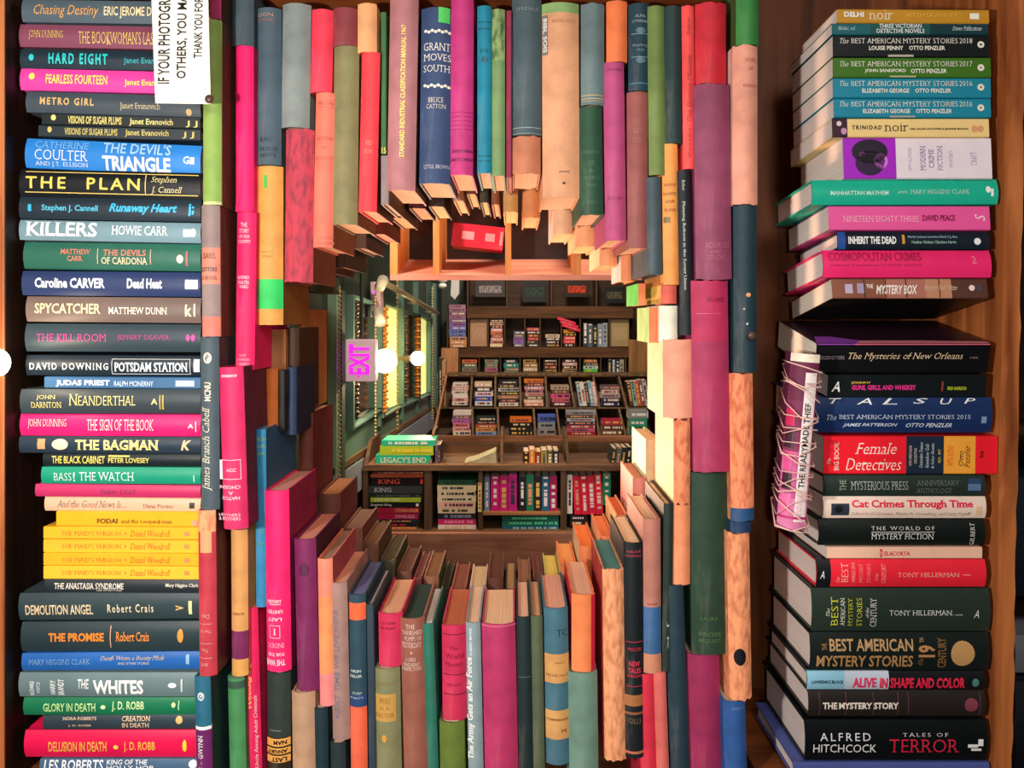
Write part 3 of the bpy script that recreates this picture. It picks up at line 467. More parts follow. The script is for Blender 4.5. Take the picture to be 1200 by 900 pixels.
V('A', 230, 249, 793, 964, '2a6c86', 'teal and purple book with white vertical capitals', lean=-4, Y=YA, side='143238', W=.12, bands=[(852, 856, 'f0f0f0'), (856, 964, '6a2060')], text=[('S  -  GWYNN', 234, 862, 240, 902, 'f0e8e8', 90, 'bs'), ('@', 235, 811, 243, 821, 'd8e0e0'), ('@', 236.5, 813, 241.5, 819, '2a6c86'), ('@', 238, 814.5, 240, 817.5, 'd8e0e0')])
# second left column
YB = 1.022
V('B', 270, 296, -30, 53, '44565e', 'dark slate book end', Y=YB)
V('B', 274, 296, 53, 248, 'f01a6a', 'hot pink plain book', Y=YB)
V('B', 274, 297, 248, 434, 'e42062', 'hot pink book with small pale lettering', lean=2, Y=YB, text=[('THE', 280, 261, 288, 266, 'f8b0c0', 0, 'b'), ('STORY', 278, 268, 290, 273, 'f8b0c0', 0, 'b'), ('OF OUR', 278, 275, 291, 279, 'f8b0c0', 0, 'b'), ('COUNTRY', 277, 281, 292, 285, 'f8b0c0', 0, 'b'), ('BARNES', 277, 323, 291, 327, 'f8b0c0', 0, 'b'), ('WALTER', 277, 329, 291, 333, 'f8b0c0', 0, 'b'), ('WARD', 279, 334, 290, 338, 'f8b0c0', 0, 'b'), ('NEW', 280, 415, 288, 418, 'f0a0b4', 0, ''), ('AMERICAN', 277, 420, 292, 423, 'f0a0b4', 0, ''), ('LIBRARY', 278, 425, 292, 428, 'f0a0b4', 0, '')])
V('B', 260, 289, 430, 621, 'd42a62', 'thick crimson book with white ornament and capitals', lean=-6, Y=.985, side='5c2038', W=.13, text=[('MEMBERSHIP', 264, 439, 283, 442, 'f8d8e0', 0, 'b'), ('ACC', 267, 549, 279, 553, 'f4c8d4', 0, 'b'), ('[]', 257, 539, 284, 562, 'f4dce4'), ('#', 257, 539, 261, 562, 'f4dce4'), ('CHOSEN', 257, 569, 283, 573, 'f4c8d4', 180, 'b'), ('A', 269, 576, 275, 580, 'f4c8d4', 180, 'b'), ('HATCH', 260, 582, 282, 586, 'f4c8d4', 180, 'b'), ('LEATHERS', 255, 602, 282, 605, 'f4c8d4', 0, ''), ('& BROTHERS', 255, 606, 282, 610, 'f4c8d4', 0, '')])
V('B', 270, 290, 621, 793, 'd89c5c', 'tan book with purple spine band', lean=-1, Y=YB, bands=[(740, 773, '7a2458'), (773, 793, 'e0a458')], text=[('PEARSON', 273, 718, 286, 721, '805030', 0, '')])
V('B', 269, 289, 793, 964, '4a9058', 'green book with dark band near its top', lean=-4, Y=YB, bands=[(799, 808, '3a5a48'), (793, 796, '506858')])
# top tier
g = ['e0b078', 'e4a060', 'd8a070', 'e6b084']
V('tU', 298, 328, 8, 193, '485c68', 'slate-blue book with faint lettering', text=[('DON', 302, 15, 320, 19, 'c08878', 0, ''), ('CONCORD', 302, 21, 321, 25, 'a07068', 0, ''), ('KANT', 305, 160, 320, 166, '2c3c48', 0, ''), ('THE PROFIT', 303, 172, 324, 177, '2c3c48', 0, ''), ('HARPER', 304, 179, 323, 184, '2c3c48', 0, '')])
V('tL', 298, 330, 194, 381, 'd89a4c', 'tan book with bright green square label', W=.135, side='8a5c28', bands=[(327, 362, '30c860')], patch=[(309, 205, 313, 220, '40b840')], text=[('GREECE', 304, 294, 320, 296, 'b08040', 0, ''), ('TODAY', 306, 299, 320, 302, 'b08040', 0, '')])
V('tU', 327, 361, 3, 149, '848e8a', 'pale grey worn book', lean=2)
V('tL', 331, 365, 150, 331, 'b83c50', 'mottled red worn book', lean=2, mat=torn('c44050', '983848'), side='6a3420', W=.145, fray=.003)
V('tU', 362, 388, 10, 108, 'f03c54', 'bright coral-red book', lean=2)
V('tL', 365, 389, 108, 290, 'ee7862', 'salmon book with faint banded title', lean=4, side='7a4424', text=[('#', 367, 117, 387, 117.6, 'b86858'), ('MILTON', 369, 119, 386, 123, 'b86858', 0, ''), ('#', 367, 125, 387, 125.6, 'b86858'), ('NATURAL', 367, 160, 387, 164, 'b86858', 0, 's'), ('BY', 374, 171, 381, 175, 'b86858', 0, 's'), ('SCIENCES', 366, 183, 388, 187, 'b86858', 0, 's'), ('COLLEGE', 374, 277, 390, 280, 'b86858', 0, ''), ('LIBRARY', 373, 283, 391, 286, 'b86858', 0, '')])
V('tU', 389, 418, 8, 53, '8a3a40', 'short maroon book end')
V('tL', 388, 418, 53, 263, '847e54', 'olive-tan plain book', lean=2, side='6a4020')
V('tU', 418, 441, 3, 61, 'eeaa74', 'peach book end with torn lower edge')
V('tL', 419, 441, 60, 248, 'f04048', 'coral-red thin book', lean=4, side='4a1c14', text=[('RED', 427, 165, 434, 170, 'f08878', 0, ''), ('BOOK', 426, 175, 435, 180, 'f08878', 0, '')])
V('tU', 446, 453, 14, 181, '3c6a3c', 'narrow green book with gold numerals', Y=Y0 + .012, text=[('15', 447.5, 173, 452.5, 180, 'e8d060', 0, 'b')])
V('tL', 446, 456, 182, 240, '8a7a78', 'narrow grey book', Y=Y0 + .012, side='4a2c1c')
V('tU', 452, 486, -6, 223, 'b4787a', 'tall dusty mauve book with yellow vertical capitals', lean=4, side='3c2820', text=[('STANDARD INDUSTRIAL CLASSIFICATION MANUAL 1967', 467, 29, 473, 184, 'fce86c', 90, 'b')])
V('tU', 490, 527, 8, 215, '34486e', 'navy book with white capitals and scroll ornaments', lean=3, pitch=0, Y=Y0 + .004, text=[('GRANT', 494, 50, 525, 59, 'f0e8d8', 0, 's'), ('MOVES', 494, 63, 526, 71, 'f0e8d8', 0, 's'), ('SOUTH', 494, 76, 525, 84, 'f0e8d8', 0, 's'), ('BRUCE', 500, 114, 518, 120, 'e8dccc', 0, 's'), ('CATTON', 498, 122, 521, 127, 'e8dccc', 0, 's'), ('LITTLE, BROWN', 496, 193, 526, 198, 'd0d0d8', 0, 's')] + [('@', 494 + i * 4, 34 + (i % 2) * 1.5, 498 + i * 4, 37.5 + (i % 2) * 1.5, 'f0e8d8') for i in range(8)] + [('@', 494 + i * 4, 98 + (i % 2) * 1.5, 498 + i * 4, 101.5 + (i % 2) * 1.5, 'f0e8d8') for i in range(8)], patch=[(511, 8, 524, 26, '50d060')])
V('tU', 527, 554, -4, 205, 'c03478', 'deep magenta cloth book with dark lower bands', lean=1, text=[('EVERYMAN', 530, 175, 553, 179, '701850', 0, 'b'), ('ENCYCLOPEDIA', 528, 185, 554, 189, '701850', 0, 'b')] + [('#', 528, y, 554, y + .7, '9a2068') for y in (131, 136, 141, 146, 151)])
V('tU', 559, 576, 6, 203, '16809a', 'bright teal book with dark rules', text=[('#', 560, y, 575, y + 1, '105868') for y in (25, 33, 182, 188)] + [('ROE', 563, 57, 572, 62, '105868', 0, ''), ('@', 564, 66, 571, 73, '105868')])
V('tU', 576, 592, 10, 206, '72925e', 'sage green book with dark worn top', bands=[(10, 70, torn('8aa468', '4a6440'))])
V('tU', 593, 600, 12, 208, '8a2444', 'narrow maroon book', Y=Y0 + .006)
V('tU', 600, 635, -10, 158, '46585e', 'dark grey-teal book with pale rules near its foot', text=[('SPEZIALE', 605, 8, 631, 12, '8a9890', 0, 'w'), ('#', 601, 149, 634, 150, '88a098'), ('#', 601, 156, 634, 156.6, '88a098')])
V('tL', 600, 634, 158.5, 204, 'bc7454', 'short brown book end with torn corners', fray=.004)
V('tU', 636, 680, 2, 231, 'd89c74', 'wide peach book with green top and grey corner label', lean=-1, bands=[(2, 14, '86a868')], patch=[(636.5, 16, 643, 63, '7a7470')], text=[('BIBL SOIS', 637.5, 20, 642, 60, 'f0e8e0', -90, 'b'), ('Journal', 655, 199, 668, 203, '5a3828', 180, 'i'), ('@', 659, 213, 663, 216, '3a2018'), ('BERLIOZ', 648, 22, 676, 26, 'c08860', 0, '')])
V('tU', 681, 709, 3, 123, '63787a', 'grey-green book with gilt rules', text=[('#', 682, 111, 708, 112, 'c0a878'), ('#', 682, 115, 708, 116, 'c0a878'), ('#', 682, 118, 708, 118.6, 'c0a878')], fray=.002)
V('tL', 680, 708, 124, 252, '234c36', 'dark green book with faint stamped lettering', lean=-2, text=[('GENESIS', 684, 176, 705, 180, '4a7858', 0, 's'), ('OF', 690, 188, 698, 193, '4a7858', 0, 's'), ('A', 691, 198, 697, 202, '4a7858', 0, 's'), ('WORLD', 684, 206, 704, 210, '4a7858', 0, 's'), ('WAR', 688, 215, 700, 219, '4a7858', 0, 's'), ('VOL I', 689, 235, 700, 239, '4a7858', 0, 's')], fray=.002)
V('tU', 711, 736, 0, 72, 'ee7a44', 'orange worn book end')
V('tL', 710, 735, 72, 282, 'b44878', 'rose-magenta cloth book', lean=-3, text=[('CONQUEST', 714, 80, 732, 83, '903058', 0, ''), ('ROLAND', 713, 230, 730, 234, 'a83868', 0, '')])
V('tU', 737, 763, 3, 106, '1a3a48', 'midnight teal book with silver ornament', text=[('ALMA', 744, 17, 757, 20, 'a8b8b8', 0, 's'), ('LUTHERANS', 741, 23, 760, 26, 'a8b8b8', 0, 's'), ('#', 740, 39, 762, 40, '6a9098'), ('@', 745, 32, 757, 39, '50707a'), ('Augsburg', 741, 51, 759, 55, '90a8a8', 0, 's'), ('1931', 746, 57, 755, 60, '90a8a8', 0, 's'), ('@', 745, 67, 757, 74, '50707a'), ('#', 740, 66, 762, 67, '6a9098'), ('#', 738, 97, 762, 98, '4a8898')])
V('tL', 736, 761, 107, 291, '94524e', 'brownish rose cloth book', lean=-1, text=[('CHINESE', 742, 140, 757, 145, 'b87068', 0, 's'), ('GHOST', 743, 150, 756, 156, 'b87068', 0, 's'), ('STORIES', 742, 161, 757, 167, 'b87068', 0, 's')])
V('tU', 761, 781, 6, 205, '6e8444', 'olive green book', lean=-2)
V('tL', 759, 777, 207, 322, '42525a', 'dark slate narrow book', lean=-2)
V('tU', 780, 800, 6, 168, '223a3a', 'black-green book', lean=-1)
V('tL', 778, 797, 168, 334, 'ec9c50', 'orange-tan book with dark faint capitals', lean=-2, text=[('PASSPORT', 780, 215, 794, 218, 'a06830', 0, ''), ('NORTH', 779, 225, 794, 229, 'a06830', 0, 'b'), ('SAW', 781, 234, 792, 238, 'a06830', 0, 'b'), ('SHAW', 780, 244, 793, 248, 'a06830', 0, 'b'), ('#', 779, 254, 786, 261, '806838')])
V('tL', 775, 794, 334, 356, 'd86050', 'short rosy spine end', Y=Y0 + .004, side='f0c060')
V('tU', 801, 816, 6, 198, 'f4504e', 'bright coral book with dark vertical lettering', lean=-2, text=[('The Boston Mission', 806, 65, 811, 143, 'b02830', 90, 'i'), ('Adams', 806, 20, 810, 42, 'b02830', 90, 'i'), ('Boston', 806, 150, 810, 185, 'b02830', 90, 'i')])
V('tL', 798, 813, 199, 393, '1c2228', 'slim black book with white vertical lettering', lean=-4, text=[('Planning Reform in the Soviet Union', 802, 236, 806, 340, 'e8e8e0', -90, 's'), ('Bobet', 803, 211, 806, 223, 'd8d8d0', -90, 's')])
# right columns
V('W', 816, 853, 2, 98, 'c82434', 'deep red worn book', lean=0, fray=.003)
V('W', 817, 860, 97, 328, '8e4260', 'thick mauve-magenta book', lean=-3, W=.15, Y=Y0 - .01, fray=.003, text=[('SOURCES', 828, 284, 857, 290, 'b86078', 0, ''), ('AND', 833, 293, 845, 297, 'b86078', 0, ''), ('STUDIES', 830, 299, 853, 304, 'b86078', 0, '')])
V('W', 814, 858, 328, 554, 'aa345c', 'thick crimson-magenta book with split joint', lean=-3, W=.15, Y=Y0 - .008, bands=[(328, 400, 'b82e58')], fray=.003, text=[('TIN LAND', 828, 348, 852, 354, '8a2448', 0, ''), ('#', 819, 367, 850, 367.8, 'd05078')])
V('W', 812, 856, 554, 768, '26402f', 'thick dark green book with faint gilt lettering', lean=-2, W=.15, text=[('LAURA', 822, 723, 842, 727, '587848', 0, ''), ('PROSE', 820, 741, 846, 746, '587848', 0, ''), ('BEQUEST', 820, 749, 845, 754, '587848', 0, '')])
V('W', 810, 849, 768, 964, '9c2c58', 'plum-magenta smooth book', lean=-4)
V('X', 864, 891, -30, 52, '34803c', 'bright green book end', Y=YB, side='4a6030')
V('X', 860, 890, 52, 240, 'e49c84', 'pinkish tan faded book', Y=YB - .004, fray=.003, side='e0b8b0', text=[('STORY', 873, 68, 886, 72, 'c07068', 0, ''), ('OF', 877, 78, 883, 82, 'c07068', 0, ''), ('RELIGIOUS', 871, 98, 887, 102, 'c07068', 0, '')])
V('X', 861, 889, 240, 437, '1c3640', 'navy-black book with round pin near its foot', Y=YB, lean=0, text=[('@', 874, 343, 880, 348, 'e8a068'), ('@', 871, 361, 873, 363, 'c8c0b8'), ('@', 874, 378, 877, 381, 'b8b8b8')])
V('X', 858, 886, 437, 612, 'e88850', 'torn orange book with its spine cloth gone', Y=YB, lean=-2, mat=OR1, fray=.006, bands=[(596, 612, '24507c')])
V('X', 856, 883, 625, 822, 'e89058', 'torn orange book with black hole low on its spine', Y=YB, lean=-3, mat=OR2, fray=.006, patch=[], text=[('@', 861, 760, 875, 780, '0c1016')])
V('X', 857, 882, 612, 625, '1e3c60', 'sliver of navy cloth book', Y=YB + .002)
V('X', 852, 879, 822, 964, '2e5a9a', 'blue cloth book', Y=YB, lean=-4, fray=.003, text=[('AMERICA', 861, 829, 876, 832, '7a98c8', 0, '')])
# lower right shoulder
V('R', 778, 816, 397, 491, 'ec9a80', 'peach book whose pale left cover catches the lamp', W=.13, side='fce8b0', mat=cloth('eca084'), fray=.003)  # lamplight is put into the pale side colour
V('R', 790, 810, 491, 592, 'ee8448', 'torn orange spine with cream left cover', W=.14, mat=OR1, side='f8d490', fray=.007)
V('R', 788, 810, 592, 686, 'ee9468', 'peach plain spine', Y=Y0 + .003, lean=0)
V('R', 789, 812, 686, 964, '243c48', 'dark slate-blue rounded book', lean=-10)
V('R', 776, 788, 590, 788, '20302a', 'black-green narrow book with frayed edge', lean=2, fray=.004, text=[('J K', 780.5, 728, 783.5, 762, '90a8a0', -90, '')])
V('R', 772, 787, 788, 964, 'dc6c64', 'pale coral narrow book', lean=-6)
# lower tiers, right half
V('bU', 755, 776, 608, 790, 'b87868', 'rose-tan book with blue spine band', lean=-1, bands=[(712, 767, '3c6898'), (767, 790, 'd08c6c')], text=[('SEWANEE', 759, 707, 771, 709, '805048', 0, '')])
V('bL', 753, 773, 790, 964, 'd83048', 'red narrow book', lean=-5)
V('bU', 733, 756, 636, 889, '101a1e', 'black book with red lettering and tan bands', lean=-2, bands=[(815, 828, 'b07040'), (835, 838, '905838'), (881, 884, 'c07050')], toppages='f0d0a8', text=[('ADELAIDE', 736, 645, 753, 648, 'c04858', 0, ''), ('CROMWELL', 735, 650, 754, 653, 'c04858', 0, ''), ('#', 735, 752, 755, 752.8, 'c83048'), ('PROCTER', 737, 759, 753, 763, 'd83850', 0, ''), ('NEW', 738, 775, 751, 781, 'e83c58', 0, 'b'), ('TALES', 737, 783, 752, 789, 'e83c58', 0, 'b'), ('FROM', 737, 791, 753, 794, 'e83c58', 0, ''), ('#', 735, 804, 755, 804.8, 'c83048'), ('GILLS', 737, 842, 752, 848, '806048', 0, '')])
V('bU', 709, 735, 667, 893, 'ec9050', 'torn orange book with teal-edged pages', lean=-3, mat=OR3, toppages='58908c', fray=.004, side='b83838')
V('bU', 670, 698, 697, 788, 'f08048', 'bare orange spine with red strip', lean=0, toppages='f4c4a4', side='c02040', mat=cloth('f08650', .8), bands=[], patch=[(693, 698, 698, 788, 'c81838')])
V('bL', 668, 703, 789, 964, '6e9080', 'sage green cloth book', lean=-2, fray=.002)
V('bU', 640, 669, 713, 897, '447080', 'teal book with two tan spine labels', lean=-3, bands=[(767, 801, 'd8a060'), (833, 867, 'd8a060')], toppages='f4b89c', text=[('TC', 655, 738, 668, 746, '203438', 0, 's'), ('ESSAYS', 652, 776, 664, 778, '906838', 0, ''), ('MICHEL SALLY', 642, 790, 668, 793, '906838', 0, ''), ('COMPENDIUM', 641, 842, 666, 845, '906838', 0, 'b'), ('M', 659, 855, 664, 859, '604020', 0, '')])
V('bU', 626, 640, 722, 964, '58624a', 'narrow olive-grey mottled book', lean=-4, toppages='e0a880')
V('bU', 609, 626, 723, 964, '1c2e30', 'narrow black-green book with pale rule', lean=-4, toppages='f4c4a8', text=[('#', 610, 793, 625, 794, '506858')])
V('bU', 569, 609, 732, 964, 'b83464', 'wide magenta book with peach pages', lean=-5, toppages='f8cfa4', text=[('#', 569, 733, 609, 735, 'd06080')])
V('bU', 550, 568, 730, 964, '8aa0a4', 'pale grey-blue book with white vertical lettering', lean=-5, toppages='f4d0b0', text=[('The Army Gets an Air Force', 550, 770, 559, 890, 'f8f8f4', 90, 'Bs'), ('ROBERT MORSE', 554.5, 736, 557.5, 768, 'e8f0f0', 90, 'b')])
V('bU', 518, 547, 733, 845, 'cc2c54', 'crimson worn book with dark rules', lean=-1, toppages='c8704c', fray=.003, text=[('#', 520, y, 546, y + 1.2, '802038') for y in (743, 790, 813)] + [('The', 527, 757, 538, 762, '801c34', 0, 's'), ('World', 522, 766, 544, 772, '801c34', 0, 's'), ('Master', 522, 776, 543, 781, '801c34', 0, 's'), ('BRIGHT', 524, 801, 542, 804, '801c34', 0, 's')])
V('bL', 516, 546, 846, 964, '687c34', 'olive green cloth book', lean=-2, fray=.003)
V('bU', 503, 516, 731, 964, '2c7462', 'narrow emerald book with white pages', lean=-8, toppages='f0ece8')
V('bU', 474, 503, 725, 964, '985c4c', 'brown book with two groups of white lettering', lean=-6, toppages='2c4840', text=[('THE', 481, 732, 492, 737, 'f0d8c8', 0, 's'), ('VANISHED', 476, 739, 500, 744, 'f0d8c8', 0, 's'), ('POMPS OF', 479, 746, 499, 751, 'f0d8c8', 0, 's'), ('YESTERDAY', 475, 753, 499, 759, 'f0d8c8', 0, 's'), ('@', 486, 764, 488, 766, 'f0d8c8'), ('LORD', 480, 771, 492, 775, 'f0d8c8', 0, 's'), ('FREDERIC', 477, 777, 497, 781, 'f0d8c8', 0, 's'), ('HAMILTON', 475, 782, 498, 786, 'f0d8c8', 0, 's')])
V('bU', 443, 472, 719, 782, 'd03056', 'crimson short spine with faint dark title', lean=-1, toppages='f4b890', text=[('LETTERS', 447, 729, 464, 732, '801c34', 0, ''), ('OF PLINY', 446, 735, 464, 738, '801c34', 0, '')])
V('bL', 439, 471, 784, 964, '84845e', 'olive-grey book with tan square label', lean=-3, patch=[(440.5, 814, 466, 846, 'c89a4c')], text=[('WHAT', 446, 818, 460, 825, '906830', 0, 's'), ('IS A', 447, 828, 459, 832, '906830', 0, 's'), ('FACTOR', 442, 836, 464, 841, '906830', 0, 's'), ('MODERN', 443, 800, 464, 803, 'a08850', 0, ''), ('@', 449, 861, 455, 870, 'd8a040')])
V('bU', 433, 442, 708, 964, '30404c', 'narrow slate book with white pages', lean=-4, toppages='e0dcd8')
V('bU', 411, 431, 697, 964, '2c4a58', 'dark teal book with orange top label and orange foot', lean=-3, toppages='7478a8', bands=[(707, 727, 'f46a40'), (829, 964, 'f46a48'), (815, 829, '2a4878')], text=[('HELEN', 413, 785, 425, 788, 'c8d8d8', 0, 'b'), ('KELLER', 412, 791, 426, 794, 'c8d8d8', 0, 'b'), ('STORY', 414, 811, 426, 814, 'c8d8d8', 0, ''), ('MACY', 412, 817, 428, 819, 'c8d8d8', 0, '')])
V('bU', 389, 410, 683, 868, 'a48078', 'taupe book with faint blue vertical lettering', lean=-4, toppages='f0b090', text=[('NEXT TIME WE LIVE HERE', 393, 715, 399, 842, '807888', 90, 'b')])
V('bL', 388, 406, 871, 964, '26363a', 'black-green book top', lean=-2)
V('bU', 374, 392, 655, 828, 'f08868', 'salmon spine shading to orange', lean=-3, toppages='b08c78', side='a84c5c', bands=[(655, 700, 'ec8a70'), (700, 790, 'f29660'), (790, 828, 'f08c88')])
V('bL', 369, 386, 830, 964, '1c343c', 'narrow midnight teal book', lean=-3)
V('bU', 347, 373, 632, 811, '7a2458', 'dark violet book with round stamp', lean=-4, toppages='f0a48c', side='40142c', text=[('@', 353, 660, 365, 676, '5a2048')])
V('bL', 342, 370, 812, 964, 'c09878', 'taupe cloth book', lean=-2)
V('bU', 311, 340, 575, 788, 'f0206c', 'bright pink thick book with white lettering', lean=-3, toppages='f0b0a0', side='8a1c48', Y=Y0 - .008, text=[('HISTORY', 314, 703, 331, 707, 'f8d8e0', 0, 'b'), ('#', 316, 708, 330, 708.8, 'f8d8e0'), ('UNITED', 314, 715, 332, 719, 'f8d8e0', 180, 'b'), ('LAST', 314, 724, 331, 728, 'f8d8e0', 180, 'b'), ('[]', 316, 733, 329, 748, 'f8d8e0'), ('I', 321, 737, 324, 744, 'fcf0f4', 0, 's'), ('INDEX', 314, 754, 333, 759, 'f8c8d8', 180, 's'), ('FOR THE', 314, 765, 333, 769, 'f8d8e0', 180, 'b'), ('THE WAR', 311, 773, 334, 780, 'f8e0e8', 180, 'b')])
V('bL', 312, 340, 789, 964, '2e3a34', 'charcoal book with orange lettered foot', lean=-1, bands=[(865, 964, '2a2018')], patch=[(312, 866, 339.5, 875, 'e8a850'), (312, 877, 339.5, 884, 'e8a850'), (312, 886, 339.5, 894, 'e8a850')], text=[('NAM', 321, 868, 336, 873, '3a2010', 180, 'B'), ('ANGRY', 313, 878.5, 337, 883, '3a2010', 180, 'B'), ('LAST', 318, 887.5, 336, 893, '3a2010', 180, 'B'), ('Lehman', 316, 855, 330, 857, 'b0a890', 0, '')])
V('bU', 299, 312, 503, 712, '3084b0', 'blue book with plain blue cover side', lean=-1, side='28587c', W=.145, Y=Y0 - .002, text=[('ARCH', 302, 512, 311, 517, '90b048', 0, ''), ('ADVICE', 302, 521, 311, 525, '90b048', 0, ''), ('ISLAND', 302, 530, 311, 533, '90b048', 0, ''), ('JANE', 302, 620, 310, 626, '68a890', 0, ''), ('NOVELIST', 301, 635, 310, 640, '68a890', 0, '')])
V('bL', 290, 308, 712, 964, 'de2058', 'pinkish red thin book with yellow script', lean=-7, text=[('Winning a good', 295, 757, 300, 830, 'f0d060', 90, 'i'), ('Uncle Among Adult Criminals', 301, 815, 306, 900, 'f0d0d0', 90, 'i')])
# ------------------------------------------------------------------ books standing deeper in the opening, shade (left) and lamplight (right) in their colours
def D(x0, x1, y0, y1, col, desc, Y=1.20, **k):
    sec = k.pop('sec', 'dB' if (y0 + y1) / 2 > 420 else 'dT')
    if y0 < 262 and y1 < 350: y1 = 372 - (372 - y1) * 1.12; x0, x1 = (602 + (q - 602) * 1.05 for q in (x0, x1)); k.setdefault('W', .17)
    if 'toppages' in k and sec == 'dB' and x1 < 640: k['toppages'] = ''.join('%02x' % int(int(k['toppages'][i:i+2], 16) * .8) for i in (0, 2, 4))  # left page tops darkened in colour, partly for shade
    return book(x0, x1, y0, y1, col, desc, Y=Y, sec=sec, group='old books deeper in the opening', W=k.pop('W', .14), **k)
BR = '7a4a34'
# left recess
D(301, 333, 386, 436, 'a06a3c', 'light brown worn spine end', Y=1.10, W=.10, sec='dL', text=[('BREVITY', 308, 393, 326, 396, '80502c', 0, ''), ('MANUAL', 308, 401, 326, 404, '80502c', 0, '')])
D(311, 325, 432, 500, 'e07830', 'orange narrow spine', Y=1.08, W=.10, sec='dL')
D(326, 334, 434, 505, '1c1a1a', 'black narrow spine', Y=1.085, W=.10, sec='dL')
D(335, 347, 430, 510, '243454', 'dark blue narrow spine', Y=1.10, W=.10, sec='dL', side='16223a')
D(348, 358, 362, 482, 'a86c3c', 'tall brown book with tan cover side', Y=1.18, side='a0683a', sec='dL')
D(349, 366, 484, 590, '6a3428', 'dark maroon book', Y=1.18, side='5c2424', sec='dL')
D(334, 350, 384, 484, '3c2414', 'dark brown book', Y=1.12, W=.12, sec='dL')
# left lower
D(372, 398, 579, 720, '6a3c30', 'brown book with tan top', toppages='b07a50', side='5a2824', sec='dL')
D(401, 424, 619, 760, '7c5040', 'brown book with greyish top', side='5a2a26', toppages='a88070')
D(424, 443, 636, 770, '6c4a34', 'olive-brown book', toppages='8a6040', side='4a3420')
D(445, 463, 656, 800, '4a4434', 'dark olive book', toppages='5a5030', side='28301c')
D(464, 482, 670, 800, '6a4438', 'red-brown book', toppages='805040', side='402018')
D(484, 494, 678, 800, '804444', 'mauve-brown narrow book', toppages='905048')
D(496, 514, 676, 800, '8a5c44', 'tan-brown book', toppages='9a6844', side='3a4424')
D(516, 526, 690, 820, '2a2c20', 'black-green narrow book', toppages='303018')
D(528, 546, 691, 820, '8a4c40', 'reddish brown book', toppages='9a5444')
D(549, 569, 694, 820, 'c8a890', 'cream book in lamplit colours', toppages='f0d0a0', side='40402c')  # lamp brightness is put into the cream colour
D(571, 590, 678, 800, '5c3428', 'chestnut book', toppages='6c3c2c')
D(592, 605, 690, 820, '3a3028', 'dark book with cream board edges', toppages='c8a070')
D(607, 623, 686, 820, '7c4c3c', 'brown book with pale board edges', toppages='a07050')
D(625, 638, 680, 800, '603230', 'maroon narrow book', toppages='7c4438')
D(639, 658, 679, 800, '989458', 'olive-cream book', toppages='c8b458', side='e8d890')
D(657, 677, 664, 800, 'd87848', 'orange-cream book', toppages='e09458', side='f4b878')
D(679, 698, 640, 780, 'dc7c4c', 'orange book with cream cover side', toppages='e07838', side='f0d0a0')
D(703, 720, 628, 780, 'd87850', 'peach-orange book', toppages='d87848', side='f0b080')
D(722, 736, 604, 760, 'd89468', 'tan-orange book', toppages='b85c34', side='f4c078')
D(742, 762, 560, 720, 'c87868', 'rose book with pink cover side', toppages='b07058', side='e88078', sec='dR')
D(757, 774, 515, 640, 'd8b888', 'pale book with mint cover side', toppages='e0c090', side='d8e8b8', sec='dR')
D(746, 758, 612, 730, '2a3432', 'black narrow book', Y=1.16, toppages='f0d0a0', side='e8d8c0', sec='dR')
# right upper
D(773, 795, 358, 401, 'f2ead4', 'cream pale spine beside the slim black book', Y=1.045, side='f4ecd0', sec='dR', W=.10)
D(761, 773, 360, 402, 'e07c50', 'orange spine with pale green cover side', Y=1.06, side='b8e890', sec='dR', W=.11)
D(748, 757, 332, 358, 'e08050', 'orange spine with bright green cover side', Y=1.10, side='60e060', sec='dR', W=.12)
D(722, 739, 255, 334, 'e08858', 'orange book hanging low', Y=1.18, pages='f4b080', side='e0d8d0', sec='dR', W=.12)
# upper ring, deeper row
D(400, 415, 200, 320, '4a3020', 'dark brown book', pages='d8a078', side='2a3024')
D(378, 398, 240, 325, '5a3424', 'russet book', Y=1.18, pages='d8a078', side='4a2c1c', sec='dL')
D(360, 377, 260, 345, '2c4030', 'dark green book with white page edge', Y=1.2, pages='e0c0a0', side='283c30', sec='dL')
D(423, 437, 180, 300, '8a7468', 'grey-brown book', pages='d8a890', side='2c2c34')
D(441, 458, 170, 285, '7a2c28', 'dark red book', pages='d89878', side='5a201c')
D(462, 480, 160, 268, '6a4430', 'umber book', pages='d8a070', side='3c3024')
D(484, 503, 150, 258, '5c2c34', 'wine-brown book', pages='c89070', side='54282c')
D(506, 524, 140, 256, '3c3030', 'dark grey-brown book', pages='e0b080', side='241c18')
D(534, 546, 130, 250, 'b08060', 'light brown book', pages='e8b488')
D(549, 560, 130, 243, '8c6850', 'tan narrow book', pages='e8b488')
D(564, 574, 130, 252, '3c3828', 'dark narrow book', pages='e8b888')
D(577, 586, 130, 254, '904c30', 'rust narrow book', pages='eab080')
D(590, 607, 130, 262, 'd09858', 'yellow-tan book', pages='f0b880', fray=.003)
D(612, 632, 130, 268, 'd88850', 'apricot book', pages='f4b080', fray=.003)
D(646, 668, 150, 285, 'e8b890', 'cream book with white cover side', pages='f4bc90', side='f0e4d8', fray=.003)
D(671, 696, 170, 298, 'f0a878', 'bright peach book', pages='f8b888', side='f4d0a0', fray=.003)
D(698, 718, 180, 318, 'f0a070', 'peach-orange book', pages='f4b080', side='f4d8b0', fray=.003)
